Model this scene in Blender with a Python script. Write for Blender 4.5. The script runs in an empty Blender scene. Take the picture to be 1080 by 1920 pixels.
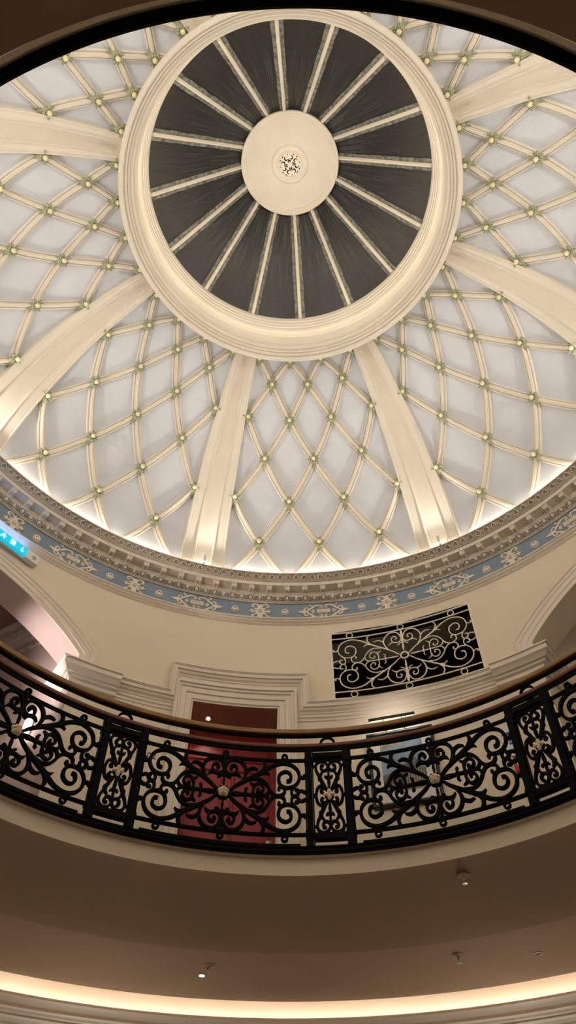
import bpy, math, random
from mathutils import Vector, Matrix
random.seed(7)
PI = math.pi
D = PI / 180
C = bpy.context.scene.collection

# ------------------------------------------------------------------ units
# everything is laid out around the vertical axis of the dome: azimuth (deg, from +Y towards +X), radius, height
S = 0.6            # metres per layout unit
FLOOR = -2.67      # layout height of the lower floor (eye level is 0)


def W(v):
    return Vector((v[0] * S, v[1] * S, (v[2] - FLOOR) * S))


def P(az, R, h):
    a = az * D
    return Vector((R * math.sin(a), R * math.cos(a), h))


# ------------------------------------------------------------------ camera
cam_d = bpy.data.cameras.new('camera')
cam = bpy.data.objects.new('camera', cam_d)
C.objects.link(cam)
pitch, roll, yaw = 52.20664 * D, -0.1506 * D, -0.90622 * D
fw = Vector((math.sin(yaw) * math.cos(pitch), math.cos(yaw) * math.cos(pitch), math.sin(pitch)))
rt = Vector((math.cos(yaw), -math.sin(yaw), 0))
up = rt.cross(fw)
rt2 = rt * math.cos(roll) + up * math.sin(roll)
up2 = -rt * math.sin(roll) + up * math.cos(roll)
m = Matrix((rt2, up2, -fw)).transposed().to_4x4()
m.translation = W((0, -4, 0))
cam.matrix_world = m
cam_d.sensor_fit = 'VERTICAL'
cam_d.sensor_height = 36
cam_d.lens = 1393.3525 / 1920 * 36
cam_d.clip_start = 0.05
bpy.context.scene.camera = cam

sc = bpy.context.scene
sc.view_settings.view_transform = 'Standard'
sc.view_settings.look = 'None'
sc.view_settings.gamma = 1
sc.view_settings.use_curve_mapping = False
sc.view_settings.exposure = 0.2

world = bpy.data.worlds.new('night')
sc.world = world
world.use_nodes = True
world.node_tree.nodes['Background'].inputs[0].default_value = (0.02, 0.022, 0.028, 1)
world.node_tree.nodes['Background'].inputs[1].default_value = 0.35

# light levels
E_UP = 50.0        # each uplight at the foot of a dome rib (W)
E_LEDGE = 25.0     # strip on the cornice ledge
E_OCULUS = 27.0    # strip in the skylight cove
E_COVE = 21.0      # strip in the lower cove
E_DOWN = 5.0      # visible soffit downlight and the added unseen ones
E_GALLERY_FILL = 16.0  # added unseen fill lamps on the gallery wall
E_HALL_FILL = 9.0       # added unseen fill lamps in the hall below
WARM = (1.0, 0.94, 0.86)


def lamp(name, kind, pos, energy, color=WARM, to=None, **kw):
    d = bpy.data.lights.new(name, kind)
    d.energy = energy
    d.color = color
    for k, v in kw.items():
        setattr(d, k, v)
    o = bpy.data.objects.new(name, d)
    C.objects.link(o)
    o.location = W(pos)
    if to is not None:
        o.rotation_euler = (W(to) - W(pos)).to_track_quat('-Z', 'Y').to_euler()
    return o


# ------------------------------------------------------------------ materials
def mat(name, col, rough=0.6, metal=0.0, emit=None, noise=0.0, nscale=6.0, bump=0.0, bscale=40.0, spec=0.4):
    mt = bpy.data.materials.new(name)
    mt.use_nodes = True
    nt = mt.node_tree
    b = nt.nodes['Principled BSDF']
    b.inputs['Base Color'].default_value = (*col, 1)
    b.inputs['Roughness'].default_value = rough
    b.inputs['Metallic'].default_value = metal
    b.inputs['Specular IOR Level'].default_value = spec
    if emit:
        b.inputs['Emission Color'].default_value = (*emit[0], 1)
        b.inputs['Emission Strength'].default_value = emit[1]
    tc = nt.nodes.new('ShaderNodeTexCoord')
    if noise > 0:
        n = nt.nodes.new('ShaderNodeTexNoise')
        n.inputs['Scale'].default_value = nscale
        n.inputs['Detail'].default_value = 5
        nt.links.new(tc.outputs['Object'], n.inputs['Vector'])
        r = nt.nodes.new('ShaderNodeMapRange')
        r.inputs['From Min'].default_value = 0.3
        r.inputs['From Max'].default_value = 0.7
        r.inputs['To Min'].default_value = 1 - noise
        r.inputs['To Max'].default_value = 1 + noise
        nt.links.new(n.outputs['Fac'], r.inputs['Value'])
        mx = nt.nodes.new('ShaderNodeVectorMath')
        mx.operation = 'SCALE'
        mx.inputs[0].default_value = col
        nt.links.new(r.outputs[0], mx.inputs['Scale'])
        nt.links.new(mx.outputs[0], b.inputs['Base Color'])
    if bump > 0:
        n2 = nt.nodes.new('ShaderNodeTexNoise')
        n2.inputs['Scale'].default_value = bscale
        nt.links.new(tc.outputs['Object'], n2.inputs['Vector'])
        bp = nt.nodes.new('ShaderNodeBump')
        bp.inputs['Strength'].default_value = bump
        bp.inputs['Distance'].default_value = 0.01
        nt.links.new(n2.outputs['Fac'], bp.inputs['Height'])
        nt.links.new(bp.outputs[0], b.inputs['Normal'])
    return mt


M = {
    'panel': mat('pale_blue_grey_plaster', (0.67, 0.685, 0.73), 0.75, noise=0.03, nscale=2, bump=0.05, spec=0.2),
    'cream': mat('cream_paint', (0.79, 0.72, 0.61), 0.55, noise=0.03, nscale=3, bump=0.03, spec=0.35),
    'wall': mat('warm_cream_wall_paint', (0.76, 0.655, 0.51), 0.7, noise=0.03, nscale=1.2, bump=0.04, spec=0.25),
    'trim': mat('cream_gloss_trim', (0.77, 0.68, 0.56), 0.4, noise=0.02, spec=0.4),
    'orn': mat('cream_ornament', (0.77, 0.69, 0.58), 0.6, noise=0.05, nscale=20, spec=0.3),
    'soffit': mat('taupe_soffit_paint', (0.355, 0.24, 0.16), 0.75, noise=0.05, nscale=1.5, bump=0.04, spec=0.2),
    'blue': mat('blue_frieze_paint', (0.235, 0.30, 0.365), 0.7, noise=0.03, nscale=4, spec=0.2),
    'leaf': mat('sage_green_leaf_paint', (0.47, 0.475, 0.335), 0.55, noise=0.15, nscale=30),
    'bud': mat('yellow_cream_bud_paint', (0.86, 0.77, 0.46), 0.5, noise=0.06, nscale=30),
    'iron': mat('black_wrought_iron', (0.002, 0.0018, 0.0017), 0.5, noise=0.1, nscale=40, spec=0.06),
    'whiteiron': mat('cream_painted_iron', (0.84, 0.77, 0.64), 0.5),
    'gold': mat('cream_gold_rosette', (0.82, 0.68, 0.46), 0.45, spec=0.4),
    'red': mat('deep_red_door_paint', (0.30, 0.025, 0.025), 0.45, noise=0.05, nscale=4),
    'brown': mat('brown_soffit_paint', (0.48, 0.28, 0.19), 0.4),
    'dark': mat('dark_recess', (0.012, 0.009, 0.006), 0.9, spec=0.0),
    'umber': mat('umber_paint', (0.10, 0.07, 0.04), 0.8),
    'stain': mat('verdigris_stained_lead', (0.20, 0.195, 0.165), 0.7, noise=0.6, nscale=18, bump=0.3),
    'black': mat('black_frame_lacquer', (0.012, 0.011, 0.011), 0.3),
    'white': mat('white_plastic', (0.75, 0.74, 0.72), 0.4),
    'mat': mat('white_picture_mount', (0.72, 0.69, 0.64), 0.8),
    'sky': mat('print_cloudy_sky', (0.20, 0.27, 0.36), 0.5, noise=0.35, nscale=6),
    'rock': mat('print_grey_rock', (0.10, 0.095, 0.09), 0.5, noise=0.5, nscale=14),
    'col': mat('print_pale_columns', (0.30, 0.25, 0.19), 0.5, noise=0.3, nscale=20),
    'hill': mat('print_ochre_hill', (0.30, 0.24, 0.15), 0.5, noise=0.5, nscale=16),
    'signblue': mat('sign_blue', (0.02, 0.09, 0.33), 0.4),
    'signred': mat('sign_red', (0.45, 0.02, 0.015), 0.4),
    'number': mat('dark_brass_number', (0.05, 0.03, 0.015), 0.4),
    'floor': mat('dark_carpet', (0.10, 0.045, 0.03), 0.95, noise=0.2, nscale=30, spec=0.05),
    'lowfloor': mat('stone_floor', (0.30, 0.25, 0.19), 0.6, noise=0.1, nscale=3),
    'pinklit': mat('pink_lit_plaster', (0.62, 0.49, 0.44), 0.7, noise=0.03, nscale=2, spec=0.2),  # pink light in the left arch put into the plaster colour
    'led': mat('led_strip', (1, 1, 1), emit=((1.0, 0.86, 0.62), 60)),
    'steel': mat('brushed_steel', (0.45, 0.42, 0.38), 0.35, metal=0.9),
    'signcyan': mat('lit_cyan_panel', (0.0, 0.25, 0.3), 0.4, emit=((0.0, 0.55, 0.75), 0.75)),
    'signwhite': mat('lit_white_symbol', (0.8, 0.9, 0.95), 0.4, emit=((0.35, 0.85, 0.95), 0.8)),
}


def led_mat(name, strength, col=(1.0, 0.95, 0.84)):
    return mat(name, (0.9, 0.9, 0.9), emit=(col, strength))


def wood_mat():
    mt = mat('oak_handrail', (0.30, 0.135, 0.045), 0.35, spec=0.5)
    nt = mt.node_tree
    b = nt.nodes['Principled BSDF']
    tc = nt.nodes.new('ShaderNodeTexCoord')
    mp = nt.nodes.new('ShaderNodeMapping')
    mp.inputs['Scale'].default_value = (3, 3, 40)
    n = nt.nodes.new('ShaderNodeTexNoise')
    n.inputs['Scale'].default_value = 3
    n.inputs['Detail'].default_value = 6
    cr = nt.nodes.new('ShaderNodeValToRGB')
    cr.color_ramp.elements[0].position = 0.3
    cr.color_ramp.elements[0].color = (0.20, 0.095, 0.024, 1)
    cr.color_ramp.elements[1].position = 0.7
    cr.color_ramp.elements[1].color = (0.36, 0.19, 0.055, 1)
    nt.links.new(tc.outputs['Object'], mp.inputs[0])
    nt.links.new(mp.outputs[0], n.inputs['Vector'])
    nt.links.new(n.outputs['Fac'], cr.inputs[0])
    nt.links.new(cr.outputs[0], b.inputs['Base Color'])
    return mt


M['wood'] = wood_mat()
M['wood2'] = mat('dark_mahogany_handrail', (0.13, 0.035, 0.012), 0.4, noise=0.2, nscale=12, spec=0.5)


def glass_mat():
    """dark wired roof glass with pale dirt streaks running out from the hub"""
    mt = mat('dark_wired_roof_glass', (0.03, 0.027, 0.023), 0.32, spec=0.5)
    nt = mt.node_tree
    b = nt.nodes['Principled BSDF']
    at = nt.nodes.new('ShaderNodeAttribute')
    at.attribute_name = 'UVMap'
    at.attribute_type = 'GEOMETRY'
    sep = nt.nodes.new('ShaderNodeSeparateXYZ')
    nt.links.new(at.outputs['Vector'], sep.inputs[0])
    # fine mesh
    tc = nt.nodes.new('ShaderNodeTexCoord')
    vo = nt.nodes.new('ShaderNodeTexVoronoi')
    vo.inputs['Scale'].default_value = 55
    nt.links.new(tc.outputs['Object'], vo.inputs['Vector'])
    # streaks: stretched noise along the radius
    mp = nt.nodes.new('ShaderNodeMapping')
    mp.inputs['Scale'].default_value = (9.0, 0.7, 1)
    nt.links.new(at.outputs['Vector'], mp.inputs[0])
    n = nt.nodes.new('ShaderNodeTexNoise')
    n.inputs['Scale'].default_value = 4.0
    n.inputs['Detail'].default_value = 5
    nt.links.new(mp.outputs[0], n.inputs['Vector'])
    r = nt.nodes.new('ShaderNodeMapRange')
    r.inputs['From Min'].default_value = 0.48
    r.inputs['From Max'].default_value = 0.8
    nt.links.new(n.outputs['Fac'], r.inputs['Value'])
    # streaks fade towards the rim
    fd = nt.nodes.new('ShaderNodeMapRange')
    fd.inputs['From Min'].default_value = 0.0
    fd.inputs['From Max'].default_value = 0.9
    fd.inputs['To Min'].default_value = 1.0
    fd.inputs['To Max'].default_value = 0.1
    nt.links.new(sep.outputs[1], fd.inputs['Value'])
    mu = nt.nodes.new('ShaderNodeMath')
    mu.operation = 'MULTIPLY'
    nt.links.new(r.outputs[0], mu.inputs[0])
    nt.links.new(fd.outputs[0], mu.inputs[1])
    mix = nt.nodes.new('ShaderNodeMixRGB')
    mix.inputs[1].default_value = (0.018, 0.0165, 0.0145, 1)
    mix.inputs[2].default_value = (0.13, 0.145, 0.15, 1)
    nt.links.new(mu.outputs[0], mix.inputs[0])
    mix2 = nt.nodes.new('ShaderNodeMixRGB')
    mix2.blend_type = 'MULTIPLY'
    mix2.inputs[0].default_value = 0.6
    nt.links.new(mix.outputs[0], mix2.inputs[1])
    nt.links.new(vo.outputs['Distance'], mix2.inputs[2])
    sc2 = nt.nodes.new('ShaderNodeVectorMath')
    sc2.operation = 'SCALE'
    sc2.inputs['Scale'].default_value = 1.5
    nt.links.new(mix2.outputs[0], sc2.inputs[0])
    nt.links.new(sc2.outputs[0], b.inputs['Base Color'])
    return mt


M['glass'] = glass_mat()


# ------------------------------------------------------------------ mesh builder
class MB:
    def __init__(self):
        self.v = []
        self.f = []
        self.mi = []
        self.uv = None

    def add(self, vs, fs, mi=0):
        k = len(self.v)
        self.v += [Vector(p) for p in vs]
        self.f += [tuple(i + k for i in f) for f in fs]
        self.mi += [mi] * len(fs)

    def grid(self, rows, close_u=False, close_v=False, mi=0):
        nr, nc = len(rows), len(rows[0])
        vs = [p for r in rows for p in r]
        fs = []
        for i in range(nr if close_v else nr - 1):
            for j in range(nc if close_u else nc - 1):
                i2, j2 = (i + 1) % nr, (j + 1) % nc
                fs.append((i * nc + j, i * nc + j2, i2 * nc + j2, i2 * nc + j))
        self.add(vs, fs, mi)

    def revolve(self, prof, az0=-180, az1=180, n=192, warp=None, closed=False, caps=False, mi=0):
        full = abs(az1 - az0 - 360) < 1e-6
        rows = []
        for i in range(n if full else n + 1):
            a = az0 + (az1 - az0) * i / n
            rows.append([P(a, warp(a, R) if warp else R, h) for R, h in prof])
        k = len(self.v)
        self.grid(rows, close_u=closed, close_v=full, mi=mi)
        if caps and not full:
            m_ = len(prof)
            self.f.append(tuple(k + j for j in range(m_)))
            self.f.append(tuple(k + n * m_ + j for j in reversed(range(m_))))
            self.mi += [mi, mi]

    def box(self, o, x, y, z, mi=0):
        """o centre; x,y,z half vectors"""
        o, x, y, z = Vector(o), Vector(x), Vector(y), Vector(z)
        vs = [o + x * a + y * b + z * c for a in (-1, 1) for b in (-1, 1) for c in (-1, 1)]
        self.add(vs, [(0, 1, 3, 2), (4, 6, 7, 5), (0, 4, 5, 1), (2, 3, 7, 6), (0, 2, 6, 4), (1, 5, 7, 3)], mi)

    def lathe(self, o, ax, prof, n=24, mi=0, cap=True):
        """prof: [(r, along axis)]"""
        o, ax = Vector(o), Vector(ax).normalized()
        x = ax.orthogonal().normalized()
        y = ax.cross(x)
        rows = [[o + ax * z + (x * math.cos(2 * PI * i / n) + y * math.sin(2 * PI * i / n)) * r for r, z in prof] for i in range(n)]
        k = len(self.v)
        self.grid(rows, close_v=True, mi=mi)
        if cap:
            m_ = len(prof)
            for j in (0, m_ - 1):
                if prof[j][0] > 1e-5:
                    self.f.append(tuple(k + i * m_ + j for i in range(n)))
                    self.mi.append(mi)

    def tube(self, pts, r, n=8, closed=False, mi=0):
        pts = [Vector(p) for p in pts]
        rows = []
        N = len(pts)
        nrm = None
        for i in range(N):
            a = pts[(i - 1) % N] if (closed or i > 0) else pts[0]
            b = pts[(i + 1) % N] if (closed or i < N - 1) else pts[-1]
            t = (b - a).normalized()
            nrm = t.orthogonal().normalized() if nrm is None else (nrm - t * nrm.dot(t)).normalized()
            bn = t.cross(nrm)
            rr = r[i] if isinstance(r, (list, tuple)) else r
            rows.append([pts[i] + (nrm * math.cos(2 * PI * j / n) + bn * math.sin(2 * PI * j / n)) * rr for j in range(n)])
        k = len(self.v)
        self.grid(rows, close_u=True, close_v=closed, mi=mi)
        if not closed:
            self.f.append(tuple(k + j for j in range(n)))
            self.f.append(tuple(k + (N - 1) * n + j for j in range(n)))
            self.mi += [mi, mi]

    def sweep(self, pts, nrms, prof, mi=0, caps=True):
        """prof: [(side, out)] along path with outward normals"""
        rows = []
        N = len(pts)
        for i in range(N):
            t = (Vector(pts[min(i + 1, N - 1)]) - Vector(pts[max(i - 1, 0)])).normalized()
            n = Vector(nrms[i]).normalized()
            b = t.cross(n).normalized()
            rows.append([Vector(pts[i]) + b * s + n * d for s, d in prof])
        k = len(self.v)
        self.grid(rows, mi=mi)
        if caps:
            m_ = len(prof)
            self.f.append(tuple(k + j for j in range(m_)))
            self.f.append(tuple(k + (N - 1) * m_ + j for j in reversed(range(m_))))
            self.mi += [mi, mi]

    def mesh(self, name, mats, smooth=30, local=False, origin=Vector((0, 0, 0))):
        me = bpy.data.meshes.new(name)
        if local:
            vs = [p * S for p in self.v]
        else:
            vs = [W(p) - origin for p in self.v]
        me.from_pydata(vs, [], self.f)
        if not isinstance(mats, (list, tuple)):
            mats = [mats]
        for m_ in mats:
            me.materials.append(m_)
        if len(mats) > 1:
            me.polygons.foreach_set('material_index', self.mi)
        me.validate()
        import bmesh
        bm = bmesh.new()
        bm.from_mesh(me)
        bmesh.ops.recalc_face_normals(bm, faces=bm.faces)
        bm.to_mesh(me)
        bm.free()
        if self.uv:
            uvl = me.uv_layers.new(name='UVMap')
            for l in me.loops:
                uvl.data[l.index].uv = self.uv[l.vertex_index]
        if smooth:
            me.shade_smooth()
            me.set_sharp_from_angle(angle=smooth * D)
        me.update()
        return me

    def build(self, name, mats, parent=None, origin=None, smooth=30, label=None):
        if origin is None:
            lo = Vector((min(p[i] for p in self.v) for i in range(3)))
            hi = Vector((max(p[i] for p in self.v) for i in range(3)))
            origin = (lo + hi) / 2
            if parent is None:
                origin.z = lo.z
        ow = W(origin)
        me = self.mesh(name, mats, smooth, origin=ow)
        o = bpy.data.objects.new(name, me)
        C.objects.link(o)
        o.location = ow
        if parent is not None:
            o.parent = parent
            pw = parent
            off = Vector((0, 0, 0))
            while pw is not None:
                off += pw.location
                pw = pw.parent
            o.location = ow - off
        if label:
            o['label'] = label
        return o


def empty(name, pos, label, cat, group=None):
    o = bpy.data.objects.new(name, None)
    o.empty_display_size = 0.1
    C.objects.link(o)
    o.location = W(pos)
    tag(o, label, cat, group)
    return o


def tag(o, label, cat, group=None, kind=None):
    o['label'] = label
    o['category'] = cat
    if group:
        o['group'] = group
    if kind:
        o['kind'] = kind
    return o


def struct(o, label=None):
    o['kind'] = 'structure'
    if label:
        o['label'] = label
    return o


def cr(pts, n=6):
    """catmull rom through points of any dimension; returns list and parameter"""
    out, par = [], []
    L = len(pts)
    if L < 3:
        n_ = 2
        for i in range(n_ + 1):
            t = i / n_
            out.append(tuple(a + (b - a) * t for a, b in zip(pts[0], pts[-1])))
            par.append(t)
        return out, par
    for i in range(L - 1):
        p0 = pts[max(i - 1, 0)]
        p1, p2 = pts[i], pts[i + 1]
        p3 = pts[min(i + 2, L - 1)]
        for k in range(n if i < L - 2 else n + 1):
            t = k / n
            out.append(tuple(0.5 * (2 * b + (c - a) * t + (2 * a - 5 * b + 4 * c - d) * t * t + (3 * b - a - 3 * c + d) * t ** 3)
                             for a, b, c, d in zip(p0, p1, p2, p3)))
            par.append((i + t) / (L - 1))
    return out, par


def stroke(mb, pts, widths, mapf, d0, d1, n=4, inset=0.8, mirror=(1, 1), mi=0):
    """a flat bar following a curve in the (u, v) plane; widths = half widths along it"""
    c, par = cr(pts, n)
    nw = len(widths)
    rows = []
    N = len(c)
    for i in range(N):
        a = c[max(i - 1, 0)]
        b = c[min(i + 1, N - 1)]
        tx, ty = b[0] - a[0], b[1] - a[1]
        l = math.hypot(tx, ty) or 1e-9
        nx, ny = -ty / l, tx / l
        x = par[i] * (nw - 1)
        k = min(int(x), nw - 2)
        w = widths[k] + (widths[k + 1] - widths[k]) * (x - k)
        q = []
        for s, d in ((1, d0), (1, d0 + (d1 - d0) * 0.7), (inset, d1), (-inset, d1), (-1, d0 + (d1 - d0) * 0.7), (-1, d0)):
            q.append(mapf((c[i][0] + nx * w * s) * mirror[0], (c[i][1] + ny * w * s) * mirror[1], d))
        rows.append(q)
    k = len(mb.v)
    mb.grid(rows, close_u=True, mi=mi)
    mb.f.append(tuple(k + j for j in range(6)))
    mb.f.append(tuple(k + (N - 1) * 6 + j for j in reversed(range(6))))
    mb.mi += [mi, mi]


def disc(mb, u, v, r, mapf, d0, d1, n=10, mirror=(1, 1), r_in=0.0, mi=0):
    prof = [(r, d0), (r, d0 + (d1 - d0) * .7), (r * .8, d1)] if r_in == 0 else \
        [(r, d0), (r, d0 + (d1 - d0) * .7), (r - (r - r_in) * .2, d1), (r_in + (r - r_in) * .2, d1), (r_in, d0 + (d1 - d0) * .7), (r_in, d0)]
    rows = [[mapf((u + math.cos(2 * PI * i / n) * q) * mirror[0], (v + math.sin(2 * PI * i / n) * q) * mirror[1], d) for q, d in prof]
            for i in range(n)]
    k = len(mb.v)
    mb.grid(rows, close_v=True, close_u=(r_in > 0), mi=mi)
    if r_in == 0:
        m_ = len(prof)
        mb.f.append(tuple(k + i * m_ + 2 for i in range(n)))
        mb.f.append(tuple(k + i * m_ for i in reversed(range(n))))
        mb.mi += [mi, mi]


def wallmap(azc, R, hc=0.0, warp=None):
    """(u arc length, v height, d inward) on a vertical cylinder"""
    def f(u, v, d):
        a = azc + u / R / D
        rr = warp(a, R) if warp else R
        return P(a, rr - d, hc + v)
    return f


def text_mesh(mb, txt, size, mapf, d, mi=0, depth=0.006):
    cu = bpy.data.curves.new('t', 'FONT')
    cu.body = txt
    cu.size = size
    cu.align_x = 'CENTER'
    cu.align_y = 'CENTER'
    ob = bpy.data.objects.new('t', cu)
    C.objects.link(ob)
    dg = bpy.context.evaluated_depsgraph_get()
    me = ob.evaluated_get(dg).to_mesh()
    vs = [v.co.copy() for v in me.vertices]
    fs = [tuple(p.vertices) for p in me.polygons]
    ob.evaluated_get(dg).to_mesh_clear()
    bpy.data.objects.remove(ob)
    mb.add([mapf(v.x, v.y, d) for v in vs], fs, mi)
    # edge walls
    from collections import Counter
    cnt = Counter()
    for f in fs:
        for a, b in zip(f, f[1:] + f[:1]):
            cnt[frozenset((a, b))] += 1
    for f in fs:
        for a, b in zip(f, f[1:] + f[:1]):
            if cnt[frozenset((a, b))] == 1:
                mb.add([mapf(vs[a].x, vs[a].y, d), mapf(vs[b].x, vs[b].y, d), mapf(vs[b].x, vs[b].y, d - depth), mapf(vs[a].x, vs[a].y, d - depth)],
                       [(0, 1, 2, 3)], mi)


# ------------------------------------------------------------------ key shapes
PHI0 = 4.7
RW = 6.6                       # upper wall radius


def smooth01(x):
    x = max(0.0, min(1.0, x))
    return x * x * (3 - 2 * x)


def gal(az, R):
    """plan of the gallery well: slightly oval, flatter on the near side"""
    a = abs((az + 180) % 360 - 180)
    k = max(0.0, min(1.0, (5.5 - R) / 1.1))
    return R - 0.535 * smooth01((a - 65) / 80) * min(1.0, k)


NODES = [(2.93, 14.87), (3.29, 14.753), (3.765, 14.54), (4.431, 14.154), (5.077, 13.555), (5.60, 12.71), (5.97, 11.783), (6.15, 10.85), (6.2, 9.9)]
OFF = 0.12


def dprof(s):
    """dome section through the lattice nodes; s = row number (0 at the skylight ring)"""
    x = s + 1
    i = max(0, min(len(NODES) - 2, int(math.floor(x))))
    t = x - i
    g = lambda k: NODES[max(0, min(len(NODES) - 1, k))]
    p0, p1, p2, p3 = g(i - 1), g(i), g(i + 1), g(i + 2)
    q = [0.5 * (2 * b + (c - a) * t + (2 * a - 5 * b + 4 * c - d) * t * t + (3 * b - a - 3 * c + d) * t ** 3) for a, b, c, d in zip(p0, p1, p2, p3)]
    dq = [0.5 * ((c - a) + 2 * (2 * a - 5 * b + 4 * c - d) * t + 3 * (3 * b - a - 3 * c + d) * t * t) for a, b, c, d in zip(p0, p1, p2, p3)]
    l = math.hypot(*dq)
    n = (dq[1] / l, -dq[0] / l)          # inwards
    return q, n


def dome(az, s, d=0.0):
    q, n = dprof(s)
    return P(az, q[0] + n[0] * (d - OFF), q[1] + n[1] * (d - OFF))


def dnorm(az, s):
    q, n = dprof(s)
    return P(az, n[0], n[1])


WROW = [17.4, 17.61, 17.81, 18.05, 18.06, 18.06, 18.06]


def wrow(s):
    s = max(0, min(5.999, s))
    i = int(s)
    return WROW[i] + (WROW[i + 1] - WROW[i]) * (s - i)


BAYS = {0: 'bottom centre bay', -1: 'lower left bay', 1: 'lower right bay', -2: 'left bay', 2: 'right bay',
        -3: 'upper left bay', 3: 'upper right bay', 4: 'top bay'}

# ================================================================== STRUCTURE
# dome shell
mb = MB()
ss = [-0.9 + 0.1 * i for i in range(int((6.0 + 0.9) / 0.1) + 1)]
mb.grid([[dome(a * 360 / 192, s) for s in ss] for a in range(192)], close_v=True)
struct(mb.build('ceiling', M['panel'], smooth=60), 'pale blue grey dome ceiling between the cream ribs')

# upper drum wall with its openings
DOOR = (-15.85, -3.12, 8.08)
GR = (5.45, 28.7, 8.25, 9.81)
ARC = [(-52.9, 19.1), (55.36, 19.1)]
SPRING, APEX = 8.40, 9.31


def arch_h(x):
    """intrados height at arc distance fraction x in -1..1"""
    c = 19.1 * D * RW
    rise = APEX - SPRING
    rho = (c * c + rise * rise) / (2 * rise)
    return APEX - rho + math.sqrt(max(0, rho * rho - (x * c) ** 2))


def wall_cols():
    br = set([-180 + 360 * i / 180 for i in range(181)] + list(DOOR[:2]) + list(GR[:2]))
    for c, hw in ARC:
        for i in range(25):
            br.add(c - hw + 2 * hw * i / 24)
    br = sorted(br)
    return [(a, b) for a, b in zip(br, br[1:]) if b - a > 1e-4]


mb = MB()
H0, H1 = 4.43, 10.66
for a, b in wall_cols():
    mid = (a + b) / 2
    segs = [((H0, H1), (H0, H1))]
    if DOOR[0] < mid < DOOR[1]:
        segs = [((DOOR[2], H1), (DOOR[2], H1))]
    elif GR[0] < mid < GR[1]:
        segs = [((H0, GR[2]), (H0, GR[2])), ((GR[3], H1), (GR[3], H1))]
    for c, hw in ARC:
        if c - hw < mid < c + hw:
            segs = [((arch_h((a - c) / hw), H1), (arch_h((b - c) / hw), H1))]
    for (l0, l1), (r0, r1) in segs:
        n = 6
        mb.grid([[P(a, RW, l0 + (l1 - l0) * k / n) for k in range(n + 1)], [P(b, RW, r0 + (r1 - r0) * k / n) for k in range(n + 1)]])
import bmesh


def weld(o, dist=0.0004):
    bm = bmesh.new()
    bm.from_mesh(o.data)
    bmesh.ops.remove_doubles(bm, verts=bm.verts, dist=dist)
    bmesh.ops.recalc_face_normals(bm, faces=bm.faces)
    bm.to_mesh(o.data)
    bm.free()
    return o


struct(weld(mb.build('wall_far', M['wall'], smooth=30)), 'curved cream wall under the blue frieze')

# ceiling slab closing the space outside the drum (keeps night light out)
mb = MB()
mb.revolve([(6.45, 10.98), (11.5, 10.98)], n=64)
struct(mb.build('trim_1', M['umber'], smooth=0))

# gallery floor slab: top surface and the thickness at the edge is the fascia below
mb = MB()
mb.revolve([(4.36, 4.43), (5.0, 4.43), (6.6, 4.43), (8.4, 4.43)], n=128, warp=gal)
struct(mb.build('floor', M['floor'], smooth=0), 'gallery floor behind the railing')

# fascia, cove and flat soffit under the gallery
mb = MB()
prof = [(4.40, 4.43), (4.325, 4.43), (4.315, 4.40), (4.32, 4.33), (4.335, 4.315), (4.36, 4.30), (4.36, 4.10)]
mb.revolve(prof, n=192, warp=gal)
struct(mb.build('trim_2', M['wall'], smooth=25), 'plain cream fascia under the black railing base')
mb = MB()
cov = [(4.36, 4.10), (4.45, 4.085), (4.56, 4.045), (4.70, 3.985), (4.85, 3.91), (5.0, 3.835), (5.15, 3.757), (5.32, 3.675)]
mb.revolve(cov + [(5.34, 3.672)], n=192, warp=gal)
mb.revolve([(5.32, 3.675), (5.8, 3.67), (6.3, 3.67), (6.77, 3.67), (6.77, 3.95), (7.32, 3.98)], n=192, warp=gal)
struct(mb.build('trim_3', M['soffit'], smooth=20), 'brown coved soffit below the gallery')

# lower wall with cornice
mb = MB()
mb.revolve([(7.32, 3.98), (7.30, 3.9), (7.30, 3.45), (7.30, 3.20), (7.30, -2.67)], n=192)
struct(mb.build('wall_lower', M['wall'], smooth=25), 'lower cream wall behind the bright cove')
mb = MB()
mb.revolve([(7.30, 3.44), (7.06, 3.44), (7.045, 3.56), (7.01, 3.565), (6.99, 3.55), (6.99, 3.53), (7.03, 3.50), (7.05, 3.465), (7.05, 3.43), (7.10, 3.42), (7.11, 3.395),
            (7.13, 3.38), (7.12, 3.36), (7.16, 3.345), (7.18, 3.31), (7.18, 3.285), (7.24, 3.26), (7.26, 3.22), (7.26, 3.20), (7.30, 3.19)], n=192)
struct(mb.build('trim_4', M['trim'], smooth=25), 'moulded cream cornice holding the light cove at the bottom')
mb = MB()
mb.revolve([(0.01, FLOOR), (4, FLOOR), (7.3, FLOOR)], n=96)
struct(mb.build('floor.001', M['lowfloor'], smooth=0))


# ------------------------------------------------------------------ mouldings on the wall
def path_sweep(mb, path, prof, R=RW, caps=True):
    """path: [(az, h)] ; profile: [(t, p)] t = offset to the right of the path, p = projection; mitred corners"""
    q = [(a * D * R, h) for a, h in path]
    N = len(q)
    rows = []
    for i in range(N):
        def nv(a, b):
            dx, dy = b[0] - a[0], b[1] - a[1]
            l = math.hypot(dx, dy)
            return (dy / l, -dx / l)
        n1 = nv(q[i - 1], q[i]) if i > 0 else nv(q[0], q[1])
        n2 = nv(q[i], q[i + 1]) if i < N - 1 else n1
        mx, my = n1[0] + n2[0], n1[1] + n2[1]
        l2 = mx * mx + my * my
        mx, my = 2 * mx / l2, 2 * my / l2
        rows.append([P((q[i][0] + mx * t) / R / D, R - p, q[i][1] + my * t) for t, p in prof])
    k = len(mb.v)
    mb.grid(rows)
    if caps:
        m_ = len(prof)
        mb.f.append(tuple(k + j for j in range(m_)))
        mb.f.append(tuple(k + (N - 1) * m_ + j for j in reversed(range(m_))))
        mb.mi += [0, 0]


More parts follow.
